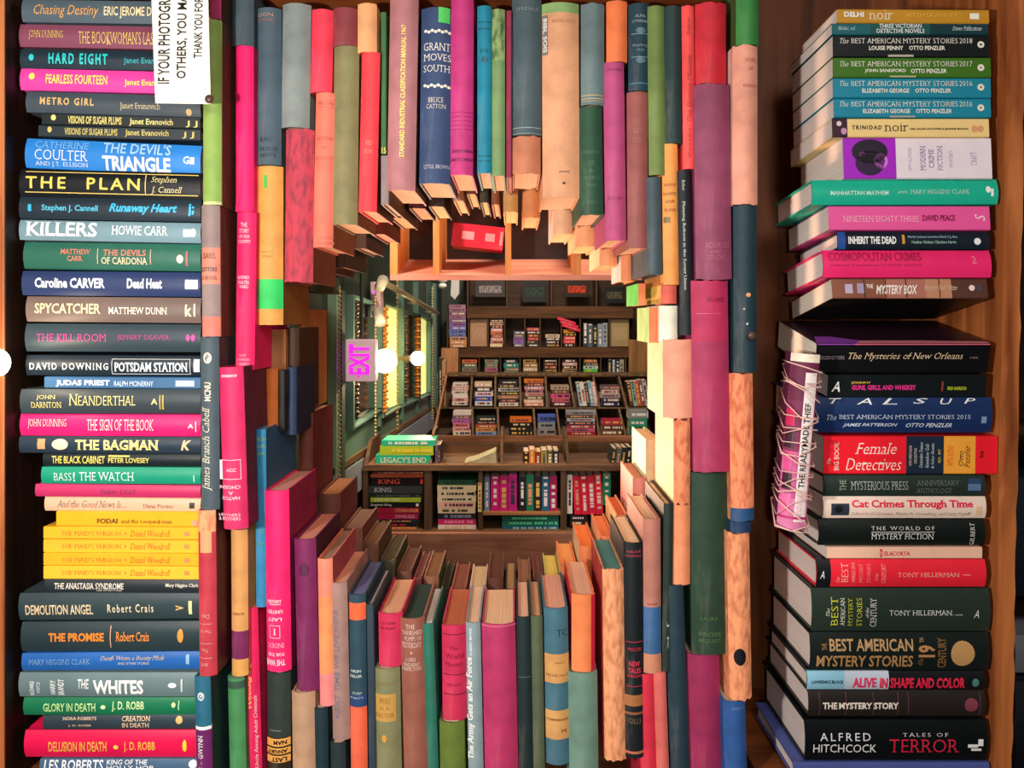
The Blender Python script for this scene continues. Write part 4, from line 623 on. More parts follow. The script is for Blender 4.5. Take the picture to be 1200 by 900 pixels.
# ------------------------------------------------------------------ twine-bound book, sign and pins in front
rb = book(911, 944, 414, 622, '943a64', 'pink and plum book bound in twine, white spine strip with black vertical capitals', Y=.985, lean=17, yaw=-14, W=.09, sec='solo', kind='hard', side='6a2448',
   bands=[(414, 424, 'f0e4d0'), (424, 470, '6a2444'), (470, 530, '7c2c50'), (530, 585, 'c45c90'), (585, 622, 'd87ca8')], patch=[(929, 436, 942, 612, 'f0e4e0')],
   text=[('THE READYMADE THIEF', 931, 472, 938, 572, '141418', 90, 'b'), ('AUGUSTUS ROSE', 931, 580, 937, 606, 'd88aa8', 90, ''), ('DEBUT', 930, 448, 941, 451, '6a3040', 0, ''), ('#', 912, 480, 921, 500, 'd02058'), ('#', 914, 530, 922, 552, 'e05090'), ('#', 912, 505, 922, 526, '3a1428'), ('#', 913, 556, 923, 575, '3a1428'), ('#', 913, 580, 924, 604, 'f070a8'), ('#', 911, 606, 944, 609, 'c02870')])
rb['group'] = ''; del rb['group']
M = rb.matrix_basis.to_3x3(); tw = bmesh.new()
T_, L_, W_ = .034, .216, .09
for i in range(19):
    z0 = -L_/2 + L_ * ((i * .618) % 1) * .97 + .003; dz = random.uniform(-.02, .02); pts = []
    x, y0_, y1_ = T_/2 + .0025, -.0035, W_ + .002
    loop = [(-x, y0_), (0, y0_ - .002), (x, y0_), (x, y1_), (-x, y1_)]
    for k, (a, b) in enumerate(loop): pts.append((a, b, max(-L_/2, min(L_/2, z0 + dz * math.sin(k * 1.3 + i)))))
    tube(tw, pts, random.choice((.0005, .0007, .0009)), 5, True)
o = link('twine', tomesh('twine', tw, True), [plain('eec0b4', .7)], rb); o.location = -Vector((0, W_ / 2, -L_ / 2))
o['label'] = 'pale pink twine wound many times around'
# notice
sg = tag(empty('notice_sign', P(213, 122, .962)), 'white paper notice with black vertical capitals pinned at the upper left', 'sign')
pts = [P(x, y, .962) for x, y in ((182, 121), (247, 122), (243, -40), (176, -40))]
prism('paper', pts, (0, .0006, 0), plain('fcf6e8', .7), sg)
bm = bmesh.new()
for s, x0, y0, x1, y1 in (('IF YOUR PHOTOGRA', 186, -8, 200, 98), ('OTHERS, YOU MA', 208, -6, 221, 92), ('THANK YOU FOR', 228, -3, 238, 68)):
    uv, fs = uvtext(s, 0, 0, 1, 1, 90, 'b'); vv = [bm.verts.new(P(x0 + u * (x1 - x0) - (1 - v) * 1.5, y1 + v * (y0 - y1), .9614) - sg.location) for u, v in uv]
    for f in fs:
        try: bm.faces.new([vv[i] for i in f])
        except ValueError: pass
me = bpy.data.meshes.new('lettering'); bm.to_mesh(me); bm.free(); link('lettering', me, [plain('121212', .6)], sg)
def pin(px, py, Y, label):
    bm = bmesh.new(); bmesh.ops.create_uvsphere(bm, u_segments=16, v_segments=10, radius=.0052)
    for v in bm.verts: v.co.y *= .6
    o = link('push_pin', tomesh('push_pin', bm, True), [cloth('5a3c34', .25, .1, .02)]); o.location = P(px, py, Y); tag(o, label, 'pin', 'round pins')
pin(245, 116, .959, 'round brown pin at the lower right corner of the white notice')
pin(881, 393, 1.016, 'round brown pin low on the navy-black book beside the right stack')
# ------------------------------------------------------------------ the labyrinth beyond: painted wall with windows, lamps and sign
GREEN = plain('38524a', .55); GREEN2 = plain('5c8478', .5); GREEN3 = plain('2a3c32', .6)
XW = -.479
def wl(px, py, dx=0):
    Y = (XW + dx) * F / (px - VX); return Vector((XW + dx, Y, CZ + (VY - py) * Y / F))
struct(box('wall_left', (XW - .06, 1.42, 0), (XW, 6.0, 3.3), GREEN3, bev=0))
def wpoly(name, pts, t, mat, parent=None, dx=0):
    return prism(name, [wl(x, y, dx) for x, y in pts], (t, 0, 0), mat, parent)
beadm = plain('c8b078', .35)
def panel(n, xa, xb, ya, yb, pane, emit, dark):
    """window n between pixel columns xa..xb: ya/yb = (near, far) heights of the top and bottom"""
    win = struct(empty('window_%d' % n, wl(xa, yb[0])))
    for (a, b, s) in ((xa, xb, 0),):
        pass
    e = 2.2
    wpoly('frame', [(xa - e, ya[0] - 3), (xb + e, ya[1] - 3), (xb + e, ya[1]), (xa - e, ya[0])], .03, GREEN2, win)
    wpoly('frame', [(xa - e, yb[0]), (xb + e, yb[1]), (xb + e, yb[1] + 2), (xa - e, yb[0] + 2)], .03, GREEN2, win)
    wpoly('frame', [(xa - e, ya[0]), (xa, ya[0]), (xa, yb[0]), (xa - e, yb[0])], .03, GREEN2, win)
    wpoly('frame', [(xb, ya[1]), (xb + e, ya[1]), (xb + e, yb[1]), (xb, yb[1])], .03, GREEN2, win)
    wpoly('pane', [(xa, ya[0]), (xb, ya[1]), (xb, yb[1]), (xa, yb[0])], .006, pane, win)
    return win
litpane = plain('f0e888', .4, .85, 'lit_pane'); darkpane = plain('121a1c', .12, 0, 'dark_glass')
w1 = panel(1, 404, 437, (348, 360), (502, 478), darkpane, 0, 0)
w2 = panel(2, 442, 463, (356, 364), (488, 474), litpane, 1, 0)
w3 = panel(3, 469, 483, (366, 372), (474, 466), darkpane, 0, 0)
w4 = panel(4, 486, 498, (370, 376), (468, 460), litpane, 1, 0)
# twisted ornamental columns in front of the panes
def column(px, ya, yb, r, mat, parent):
    a, b = wl(px, ya, .03), wl(px, yb, .03); bm = bmesh.new(); n = 26
    L = a.z - b.z
    for i in range(n):
        z = b.z + L * (i + .5) / n; s = bmesh.ops.create_uvsphere(bm, u_segments=8, v_segments=6, radius=r * (1.0 if i % 2 else .72))
        for v in s['verts']: v.co = Vector((v.co.x, v.co.y, v.co.z * L / n / r * .62)) + Vector((a.x, a.y, z)) - parent.location
    return link('twisted_column', tomesh('twisted_column', bm, True), mat, parent)
column(417, 352, 492, .012, plain('4a3420', .3), w1); column(450, 360, 484, .017, plain('d89030', .3), w2)
column(475, 368, 470, .013, plain('4a3a24', .3), w3); column(489, 372, 466, .016, plain('d88828', .3), w4)
# pale uprights and strings of beads between the windows
for i, (px, ya, yb, wd, m) in enumerate(((386, 345, 560, 4, plain('8ab89c', .5)), (393, 340, 560, 4, GREEN), (439.5, 330, 500, 1.8, GREEN2), (466, 322, 492, 2.2, GREEN2), (484.5, 330, 482, 1.0, GREEN2), (501, 330, 478, 3, GREEN), (507, 332, 478, 2, GREEN2))):
    o = struct(wpoly('trim_%d' % (i + 1), [(px - wd / 2, ya), (px + wd / 2, ya), (px + wd / 2, yb), (px - wd / 2, yb)], .022, m))
struct(wpoly('trim_8', [(386, 505), (505, 457), (505, 478), (386, 552)], .012, GREEN2))
def beads(px, ya, yb, r, lab):
    a, b = wl(px, ya, .035), wl(px, yb, .035); n = int((a.z - b.z) / (r * 2.6)); bm = bmesh.new()
    tube(bm, [Vector((0, 0, 0)), Vector((0, 0, a.z - b.z))], r * .3, 5)
    for i in range(n):
        s = bmesh.ops.create_icosphere(bm, subdivisions=1, radius=r); bmesh.ops.translate(bm, verts=s['verts'], vec=(0, 0, (i + .5) * r * 2.6))
    o = link('bead_string', tomesh('bead_string', bm, True), beadm); o.location = b; tag(o, lab, 'beads', 'bead strings on the green wall')
beads(398, 335, 565, .0045, 'string of pale beads nearest the opening on the green wall')
beads(440, 332, 520, .0045, 'string of pale beads between the dark pane and the first lit pane')
beads(465.5, 325, 505, .006, 'string of pale beads right of the larger lit pane')
beads(506.5, 335, 492, .006, 'string of pale beads at the far corner of the green wall')
# rails
bm = bmesh.new(); a, b = wl(450, 331, .06), wl(513, 367, .06); tube(bm, [(0, 0, 0), b - a], .011, 10)
for k in (.08, .55, .95):
    p = (b - a) * k; tube(bm, [p, p + Vector((-.06, 0, 0))], .006, 6)
o = link('hanging_rail', tomesh('hanging_rail', bm, True), plain('8a8468', .35)); o.location = a; tag(o, 'long pale metal rail high along the green wall', 'rail')
o = wpoly('handrail', [(384, 549), (505, 474), (505, 478), (384, 557)], .018, wood('8a6a48', '5a4028', 'y')); tag(o, 'brown handrail sloping along the green wall below the windows', 'rail')
o = struct(wpoly('trim_9', [(384, 560), (505, 480), (505, 500), (384, 600)], .02, plain('8a98a4', .6)))
# bulbs
def bulb(px, py, r, power, lab, dx=.09):
    c = wl(px, py, dx); root = tag(empty('light_bulb', c), lab, 'lamp', 'bare bulbs')
    bm = bmesh.new(); bmesh.ops.create_uvsphere(bm, u_segments=20, v_segments=14, radius=r); link('glass', tomesh('glass', bm, True), plain('fff4d8', .3, 14, 'glow'), root)
    bm = bmesh.new(); tube(bm, [(-r * .8, 0, 0), (-r * 1.5, 0, 0), (-dx - .02, 0, 0)], r * .45, 10); link('socket', tomesh('socket', bm, True), plain('6a5a40', .4), root)
    lamp('bulb_light', 'POINT', c + Vector((r * 1.2, -r * .6, 0)), power * .6, (1, .66, .36), r * .8)
bulb(451, 423, .036, 9, 'large glowing bare bulb in front of the bigger lit pane')
bulb(489.5, 420, .029, 5, 'smaller glowing bare bulb in front of the farther lit pane')
# exit sign
ex = tag(empty('exit_sign', P(422, 447, 2.18)), 'white exit sign with magenta letters turned sideways, hanging by the windows', 'sign')
pbox('box', 405, 398, 440, 447, 2.18, .04, plain('e8c8d0', .4, .25, 'sign_face'), ex)
bm = bmesh.new()
uv, fs = uvtext('EXIT', 0, 0, 1, 1, 90, 'B')
vv = [bm.verts.new(P(409 + u * 24, 439 + v * (403 - 439), 2.179) - ex.location) for u, v in uv]
for f in fs: bm.faces.new([vv[i] for i in f])
ar = [bm.verts.new(P(x, y, 2.179) - ex.location) for x, y in ((418, 440), (423, 440), (420.5, 443.5))]; bm.faces.new(ar)
me = bpy.data.meshes.new('letters'); bm.to_mesh(me); bm.free(); link('letters', me, [plain('e020d8', .4, 1.0, 'neon')], ex)
bm = bmesh.new(); tube(bm, [(0, 0, 0), (0, 0, .9)], .005, 6); o = link('stem', tomesh('stem', bm), GREEN3, ex); o.location = (0, .02, .12)
# emergency light unit above the sign
em = tag(empty('emergency_light', P(441, 372, 2.6)), 'white emergency light with bracket above the exit sign', 'lamp')
pbox('housing', 434, 330, 446, 372, 2.6, .06, plain('d8c0d0', .4), em, .004)
bm = bmesh.new()
for (px, py) in ((447, 332), (444, 372)):
    c = P(px, py, 2.56) - em.location; d = Vector((.015, -.03, .02 if py < 350 else -.03))
    pts = [c - d * .6, c + d * .6]; tube(bm, pts, .017, 14)
link('lamp_head', tomesh('lamp_head', bm, True), plain('d0d0c0', .3), em)
o = pbox('button', 436.5, 341, 438.5, 344, 2.597, .004, plain('d050e0', .3, 2, 'indicator'), em)
# far left: pendant cups, plaid stack
cup = tag(empty('hanging_lamp', P(519, 332, 4.4)), 'white double cup lamp hanging at the dark green corner', 'lamp')
for (px, py, r) in ((519, 328, .026), (518.5, 335, .024)):
    bm = bmesh.new(); bmesh.ops.create_uvsphere(bm, u_segments=14, v_segments=10, radius=r); bmesh.ops.scale(bm, vec=(1, 1, .7), verts=bm.verts)
    o = link('cup', tomesh('cup', bm, True), plain('e8e8e0', .4), cup); o.location = P(px, py, 4.4) - cup.location
bm = bmesh.new(); tube(bm, [(0, 0, 0), (0, 0, .6)], .004, 6); link('cord', tomesh('cord', bm), plain('d8d8d0', .5), cup)
tg = prism('paper_lantern', [P(x, y, 4.7) for x, y in ((529, 328), (538, 328), (538, 344), (533, 351), (528, 346))], (0, .04, 0), plain('c8ccc8', .6)); bm = bmesh.new(); tube(bm, [(0, .02, .05), (0, .02, 3.3 - tg.location.z)], .003, 6); link('cord', tomesh('cord', bm), plain('d8d8d0', .5), tg); tag(tg, 'white pointed lantern hanging left of the far shelves', 'lantern')
struct(pbox('wall_partition', 503, 318, 560, 520, 5.35, .06, GREEN3))
# ------------------------------------------------------------------ small books on the far racks
RB = []
def hexmix(h, k):
    return ''.join('%02x' % max(0, min(255, int(int(h[i:i+2], 16) * k))) for i in (0, 2, 4))
NAMES = [('black', 20, 20, 22), ('dark grey', 70, 70, 72), ('grey', 150, 150, 152), ('white', 236, 232, 226), ('cream', 240, 220, 180), ('tan', 196, 150, 96), ('brown', 105, 70, 50), ('red', 200, 35, 45), ('pink', 230, 110, 150), ('pale pink', 226, 172, 172), ('magenta', 200, 30, 120), ('orange', 235, 125, 50), ('yellow', 235, 200, 60), ('lime green', 120, 200, 60), ('green', 40, 120, 70), ('teal', 40, 160, 150), ('pale blue', 180, 216, 230), ('blue', 60, 100, 200), ('navy', 30, 40, 80), ('purple', 130, 70, 150), ('plum', 90, 40, 60)]
def cname(h):
    r, g_, b = (int(h[i:i+2], 16) for i in (0, 2, 4))
    return min(NAMES, key=lambda n: (n[1]-r)**2 + (n[2]-g_)**2 + (n[3]-b)**2)[0]
def small(cpos, size, rot, h, h2, where, n, horiz, text=None):
    """one paperback seen small: cover wrapped round a page block, title band on its spine"""
    T, L, W = size; bm = bmesh.new(); c = .0012
    def q(lo, hi, mi):
        k0 = len(bm.faces); abox(bm, lo, hi)
        bm.faces.ensure_lookup_table()
        for f in bm.faces[k0:]: f.material_index = mi
    q((-T/2 + c, .002, -L/2 + .0015), (T/2 - c, W - .002, L/2 - .0015), 1)
    q((-T/2, 0, -L/2), (-T/2 + c, W, L/2), 0); q((T/2 - c, 0, -L/2), (T/2, W, L/2), 0); q((-T/2 + c, 0, -L/2), (T/2 - c, .002, L/2), 0)
    def mark(za, zb, xw):
        bm.faces.new([bm.verts.new((x, -.0006, z)) for x, z in ((-xw, za), (xw, za), (xw, zb), (-xw, zb))]).material_index = 2
    z = random.uniform(-.40, -.28) * L; end = random.uniform(.2, .42) * L; u = T * random.uniform(.16, .26)
    while z < end and not text:
        ln = random.uniform(.25, .6) * T if random.random() < .8 else T * 1.2; mark(z, min(z + ln, L * .47), u); z += ln + T * random.choice((.14, .14, .5))
    if random.random() < .4: mark(L * .43, L * .48, T * .3)
    for v in bm.verts: v.co.y -= 0
    R = rot @ (Matrix.Rotation(math.pi / 2, 3, 'Y') if horiz else Matrix.Identity(3))
    o = link('paperback_book', tomesh('paperback_book', bm), [jacket(h), paper('e8d4b8'), plain(h2, .5)]); o.location = cpos; o.rotation_euler = R.to_euler()
    if text:
        m2 = bmesh.new(); uv, fs = uvtext(text[0], (text[2][0] if len(text) > 2 else -.42) * L if horiz else -T * .3, -T * .30 if horiz else -L * .42, (text[2][1] if len(text) > 2 else .42) * L if horiz else T * .3, T * .30 if horiz else L * .42, 0 if horiz else 90, 'bs')
        vv = [m2.verts.new(((-v, -.0012, u) if horiz else (u, -.0012, v))) for u, v in uv]
        for f in fs:
            try: m2.faces.new([vv[i] for i in f])
            except ValueError: pass
        me = bpy.data.meshes.new('title'); m2.to_mesh(me); m2.free(); link('title', me, [plain(text[1], .5)], o)
    o['category'] = 'book'; o['group'] = 'paperbacks ' + where.split(',')[0]
    RB.append((where, h, horiz, n, o)); return o
def pick2(h):
    r = sum(int(h[i:i+2], 16) for i in (0, 2, 4)) / 3
    return random.choice(['f0e4c8', 'f4f0e8', 'e8c060', 'f0a080']) if r < 130 else random.choice(['3a2a30', '8a2840', '2a3850', 'f8f4f0'])
def pile(x0, x1, y0, y1, cols, Y, where, tilt=0, d=.105, ragged=1.5, texts=None, band=None):
    """lying stack, listed from the top, filling the rectangle"""
    n = len(cols); R = Matrix.Rotation(math.radians(tilt), 3, 'X'); k = Y / F
    for i, h in enumerate(cols):
        a, b = y0 + (y1 - y0) * i / n, y0 + (y1 - y0) * (i + 1) / n
        xa, xb = x0 + random.uniform(0, ragged), x1 - random.uniform(0, ragged)
        s = math.tan(math.radians(tilt)); f = P((xa + xb) / 2, (a + b) / 2, Y + ((y1 - (a + b) / 2) * k) * -s * 0)
        small(f, ((b - a) * k * .97, (xb - xa) * k, d), R, h, band[i] if band else pick2(h), where, i, True, texts[i] if texts else None)
def row(x0, x1, y0, y1, cols, Y, where, lean=0, d=.105, texts=None, band=None, drop=3):
    n = len(cols); k = Y / F
    for i, h in enumerate(cols):
        a, b = x0 + (x1 - x0) * i / n, x0 + (x1 - x0) * (i + 1) / n; t = y0 + random.uniform(0, drop)
        small(P((a + b) / 2, (t + y1) / 2, Y), ((b - a) * k * .95, (y1 - t) * k, d), Matrix.Rotation(math.radians(lean), 3, 'Y'), h, band[i] if band else pick2(h), where, i, False, texts[i] if texts else None)
# ------------------------------------------------------------------ near rack
RW = wood('8c6a4c', '543a26', 'x', .6); RWd = wood('6a5038', '3a2818', 'z', .6); RWb = wood('64482e', '3c2816', 'x', .6); RF = wood('b88468', '8a5844', 'x', .6)  # front board lightened, back panel darkened: light and shade in the colour
YR = 2.42
rk = tag(empty('display_rack', P(580, 655, YR + .1)), 'low brown wooden display rack just behind the opening, two levels of compartments', 'shelf')
rk.location.z = 0
pbox('front_board', 427, 625, 770, 668, YR - .03, .02, RF, rk)
pbox('floor_board', 427, 622, 770, 628, YR - .008, .24, RW, rk)
pbox('shelf', 425, 545, 770, 552, YR - .005, .22, RW, rk)
pbox('back_panel', 444, 519, 775, 690, YR + .215, .012, RWb, rk)
for (a, b) in ((425, 431), (497, 506), (560.5, 566), (657, 664), (741, 748)):
    pbox('divider', a, 551, b, 624, YR, .21, RWd, rk)
for (a, b) in ((502, 505), (586, 589), (664, 667)):
    prism('divider', [P(a, 546, YR), P(a, 518, YR) + Vector((0, .12, .02)), P(a, 518, YR) + Vector((0, .21, .02)), P(a, 546, YR) + Vector((0, .21, 0))], (.009, 0, 0), RWd, rk)
prism('side_panel', [P(426, 546, YR), P(428, 519, YR) + Vector((0, .06, 0)), P(428, 519, YR) + Vector((0, .21, 0)), P(426, 546, YR) + Vector((0, .21, 0))], (.012, 0, 0), RWd, rk)
pbox('inner_shelf', 566, 600, 657, 604, YR, .2, wood('c08858', '8a5830', 'x'), rk)
x = 'in the first lying pile on the near rack'
for (a, b, x0, x1, h, h2, tx) in ((552.5, 555.5, 437, 497, '6a3a2c', 'e8a080', None), (555.5, 559.5, 434, 496, 'd8683c', 'a83c20', None), (559.5, 569, 434, 497, '201414', 'f03c40', ('KING', 'f05a38', (-.36, .05))), (569.5, 578.5, 429, 495, '3c4044', '70747c', ('KING', 'b8bcc0', (-.36, -.05))), (579, 583, 431, 492, '24302c', '50606a', None), (583, 588.5, 434, 493, 'a8c838', 'f8f0a0', ('STEPHEN KING', 'fcf8d0', (-.42, .1))), (589, 594.5, 429, 492, '18181c', 'f0f0e8', ('Stephen King', 'f0f0e8', (-.42, -.02))), (595, 601.5, 441, 491, 'a82444', 'f08838', ('STEPHEN KING', 'fca868', (-.05, .42))), (602, 608.5, 441, 490, 'a82050', 'f0609a', ('STEPHEN KING', 'fca0c0', (-.05, .42))), (609, 612.5, 440, 489, '243040', 'e8a060', None), (612.5, 617.5, 441, 488, '1a1a24', 'e03048', None), (617.5, 621.8, 458, 488, 'f0a060', 'e86838', None)):
    k = YR / F; small(P((x0 + x1) / 2, (a + b) / 2, YR + .012), ((b - a) * k, (x1 - x0) * k, .11), Matrix.Identity(3), h, h2, x, len([r for r in RB if r[0] == x]), True, tx)
pile(512, 558, 562, 621.5, ['286040', 'e8d8b0', 'e8dcb8', 'ecdcb8', 'f0c0a8', 'e0d0b0', '22242c', 'd02874', 'f4e8d8'], YR + .012, 'in the second lying pile on the near rack', band=['183028', '1c3030', '1c3030', '1c3030', '5a2848', '5a4430', '8088a0', 'f088b0', 'e8c8b0'])
row(560, 564.5, 566, 600, ['f0e090'], YR - .004, 'beside the second pile on the near rack')
row(567.5, 574, 557, 600, ['7c98b4'], YR + .012, 'at the left of the standing row on the near rack')
row(575, 606, 555, 600, ['d82080', 'd42488', 'd02890'], YR + .012, 'in the magenta standing row on the near rack')
row(607.5, 653, 556, 600, ['28202c', '20805c', '2c2018', '2c6890', 'b02460'], YR + .012, 'in the mixed standing row on the near rack')
pile(588, 655, 604.5, 621.5, ['1c6458', '1c7864', '186880'], YR + .012, 'under the standing row on the near rack', band=['60e0a8', '60e8b0', 'a0d8e0'], ragged=.5)
row(664.5, 671, 555, 602, ['f0e8e0'], YR + .012, 'at the left of the red standing row on the near rack')
row(672, 706, 556, 603, ['e82448', 'ea2848', 'e82c4c', 'ee3048'], YR + .012, 'in the red standing row on the near rack', lean=-3)
row(706, 716, 555, 592, ['208868'], YR + .012, 'right of the red standing row on the near rack')
pile(668, 690, 604, 616, ['2a2030', '3c2c28'], YR + .012, 'under the red standing row on the near rack')
for (a, b, x0, x1, h, tx) in ((516, 522.5, 447, 510, '2cc8a8', 'LEGACY'), (522.5, 533.5, 445, 508, 'b8dc38', 'REIGN'), (533.5, 544.5, 440, 505, '24c8a4', "LEGACY'S END")):
    k = YR / F; small(P((x0 + x1) / 2, (a + b) / 2, YR + .02), ((b - a) * k, (x1 - x0) * k, .11), Matrix.Identity(3), h, 'f8f8e8' if h[0] == '2' else 'f0e040', 'in the bright pile on top of the near rack', (516, 522.5, 533.5).index(a), True, (tx, 'fcfcf0') if 'END' in tx else None)
row(510, 516, 521, 544, ['8a7898', '3a3440'], YR + .03, 'right of the bright pile on the near rack')
cr = prism('crumpled_paper', [P(x, y, YR + .03) for x, y in ((541, 543.5), (560, 538), (574, 532), (581, 529), (582, 543.5))], (0, .09, 0), cloth('b0b090', .8, .3)); tag(cr, 'crumpled grey-green papers lying on the upper level of the near rack', 'paper')
row(613, 655, 527, 544.5, ['2a1410', 'e07828', '8a3818', 'a8a048', '58582c', '1c1a18'], YR + .03, 'standing on the upper level of the near rack', d=.09)
row(716, 740, 523, 544.5, ['2c3434', '607068', '283030', '1c2424'], YR + .03, 'leaning at the right end of the near rack', lean=8, d=.09)
# ------------------------------------------------------------------ tilted two-row bin
YT = 4.55
RT = wood('b8805c', '7a4c30', 'x', .6); RTd = wood('8a7050', '4a3824', 'z', .6); RTl = wood('c89468', '9a6440', 'z', .6)
bn = tag(empty('display_bin', Vector((P(630, 513, YT).x, YT + .2, 0))), 'tilted two-row wooden display bin in the middle distance', 'shelf')
def yt(py): return YT + (512 - py) / 72 * .34
def PT(px, py, e=0): return P(px, py, yt(py) + e)
pbox('front_board', 508, 511, 762, 518, YT - .01, .03, RT, bn)
prism('bin_floor', [PT(508, 512), PT(762, 512), PT(762, 512) + Vector((0, .3, -.03)), PT(508, 512) + Vector((0, .3, -.03))], (0, 0, -.008), RT, bn)
prism('middle_shelf', [PT(513, 477), PT(762, 477), PT(762, 477) + Vector((0, .18, -.02)), PT(513, 477) + Vector((0, .18, -.02))], (0, 0, -.010), RTd, bn)
prism('top_edge', [PT(524, 440), PT(762, 440), PT(762, 440) + Vector((0, .14, 0)), PT(524, 440) + Vector((0, .14, 0))], (0, 0, .012), RTd, bn)
prism('back_panel', [PT(526, 442, .17), PT(762, 442, .17), PT(762, 516, .2), PT(512, 516, .2)], (0, .012, 0), wood('5a4430', '342418', 'x'), bn)
prism('side_panel', [PT(506, 513), PT(522, 440), PT(522, 440) + Vector((0, .2, 0)), PT(506, 513) + Vector((0, .25, 0))], (.012, 0, 0), RTl, bn)
for (a, b) in ((550, 552), (579, 579.5), (609, 608), (640, 638), (672, 666), (701, 694), (733, 724)):
    prism('divider', [PT(a, 477), PT(b, 441), PT(b, 441) + Vector((0, .14, 0)), PT(a, 477) + Vector((0, .17, 0))], (.012, 0, 0), RTd, bn)
for (a, b) in ((553, 552), (583, 582), (626, 624), (655, 651), (701, 696), (732, 724)):
    prism('divider', [PT(a, 511), PT(b, 478), PT(b, 478) + Vector((0, .16, 0)), PT(a, 511) + Vector((0, .2, 0))], (.012, 0, 0), RTd, bn)
def tp(where, x0, x1, y0, y1, cols, v=False, lean=0):
    Y = yt(y1) + .03
    (row if v else pile)(x0, x1, y0, y1, cols, Y, where, **({'lean': lean, 'd': .1} if v else {'d': .1, 'ragged': 2}))
U = 'in the %s pocket of the tilted bin\'s upper row'; Lw = 'in the %s pocket of the tilted bin\'s lower row'
od = ['first', 'second', 'third', 'fourth', 'fifth', 'sixth', 'seventh', 'eighth']
for i, (x0, x1, y0, y1, cols, v) in enumerate(((529, 549, 449, 475, ['f0e6e0', 'd8a0a0', 'e8e0d8', 'f4ece8', 'e0b0a8', 'f0e4d8'], 0), (556, 578, 448, 475.5, ['e8c8a8', '202840', 'e8e0e8', '3058d0', 'd8e8f0'], 0), (583, 608, 446, 476, ['182030', '303848', 'c8c8c8', '20303a', 'a08060', '403050', 'e8d8c8'], 0), (614, 638, 445, 476, ['e08030', '503838', 'c890a0', 'c07888', 'd8a898', '584838', 'f0d0b8', 'e89080'], 0), (645, 668, 452, 476, ['b8a890', '6a5a50', 'e85a90', 'd86a80', '603040'], 0), (677, 699, 446, 476, ['b8e0e8', 'f0e8d8', '304858', '80b8c8', 'e0a8b0'], 1), (703, 727, 452, 476, ['6a5a60', 'd8c8c0', 'a89098', '383050', '283058'], 0), (736, 759, 445, 476, ['604038', '90c0b0', 'd86048', '806060', 'c8c0b8'], 1))):
    tp(U % od[i], x0, x1, y0, y1, cols, v, -9 if v else 0)
for i, (x0, x1, y0, y1, cols, v) in enumerate(((529, 552, 482, 510, ['f0e0d8', '807088', 'c070c0', 'e88a90', 'f0b8b0', 'f4e8d0'], 0), (557, 582, 489, 510, ['30383a', '203040', 'c86040', 'e0a050', '88a8e0'], 0), (596, 624, 490, 510, ['e87a30', '141414', '2a2a2a', '181818'], 0), (629, 652, 487, 510, ['5070d8', '9aa0a8', '9a98a0'], 0), (663, 699, 482, 510, ['a0a0a8', '604850', 'b8c0c8', '283848', 'a84058', 'c86080', 'a02838'], 0), (704, 730, 492, 510, ['c03050', '584030', '705038'], 0), (736, 760, 481, 510, ['909898', '30a080', '2a8068'], 0))):
    tp(Lw % od[i], x0, x1, y0, y1, cols, v)
# ------------------------------------------------------------------ far wall shelves
YF = 5.1
fs_ = tag(empty('wall_shelf', Vector((P(640, 440, YF).x, YF + .1, 0))), 'dark wooden wall shelves at the far end with small compartments', 'shelf')
SW = wood('6a4626', '3e2612', 'x', .6); SWd = wood('5c4630', '33241a', 'z', .6)
pbox('back_panel', 545, 300, 765, 470, YF + .19, .012, wood('4a3018', '2a1a0c', 'x'), fs_)
pbox('shelf_board', 547, 359, 742, 373, YF - .005, .2, SW, fs_)
pbox('shelf_board', 536, 407, 742, 419, YF - .005, .2, SW, fs_)
pbox('shelf_board', 520, 440, 742, 446, YF - .005, .2, SW, fs_)
pbox('end_board', 517, 408, 537, 441, YF - .01, .2, wood('d8a070', 'b07848', 'z'), fs_)
pbox('end_panel', 737, 398, 766, 441, YF - .01, .03, wood('a87c4c', '7a5630', 'z'), fs_)
for px in (548, 594, 646, 699): pbox('divider', px - 1, 318, px + 1, 359, YF, .19, SWd, fs_)
for px in (549, 572, 591.5, 615, 633, 658, 680, 714): pbox('divider', px - .8, 373, px + .8, 407, YF, .19, SWd, fs_)
for px in (539, 561.5, 586.5, 609.5, 632, 655.5, 679.5, 704, 733): pbox('divider', px - .8, 419, px + .8, 440, YF, .19, SWd, fs_)
C_ = 'in the %s compartment of the lowest far shelf'
for i, (x0, x1, cols) in enumerate(((541, 560, ['e07040', '406048', '7a9080', '604838']), (567, 584, ['88a080', '608070', 'b07890', '905868']), (590, 608, ['283838', '309088', '2a8078', 'b0a880']), (613, 630, ['c09858', 'a87848', 'd0b080', '383838']), (636, 653, ['382828', '584038', '402828', '604838', '382424']), (659, 677, ['402028', 'd0a0a0', '382420', 'c8a068', 'b08858']), (683, 701, ['a07838', '284838', 'c0e0d0', '40d040', '38b838']))):
    pile(x0, x1, 421, 440, cols, YF + .01, C_ % od[i])
row(712, 731, 420, 440, ['1c3040', '305868', '203844', 'b0b0a0'], YF + .01, C_ % 'eighth')
Bm = 'in the %s compartment of the middle far shelf'
pile(574, 590, 374, 406.5, ['503840', 'e8b890', '283030', 'e8a0b0', 'e88048', '704048', 'e8a098', 'd89080', 'f0d8a0'], YF + .01, Bm % 'second')
pile(601, 615, 388, 406.5, ['505870', '6a6a80', '8060b0', '9070b8', '606080'], YF + .01, Bm % 'third')
pile(617, 632, 384, 406.5, ['b84060', '283030', '802830', 'a83840', '303838', '283028'], YF + .01, Bm % 'fourth')
pile(638, 656, 392, 406.5, ['e8dcb8', '302838', '403040', '282830'], YF + .01, Bm % 'fifth')
pile(660, 675, 386, 406.5, ['e8a030', '503028', 'e04050', 'e83858', '402028'], YF + .01, Bm % 'sixth')
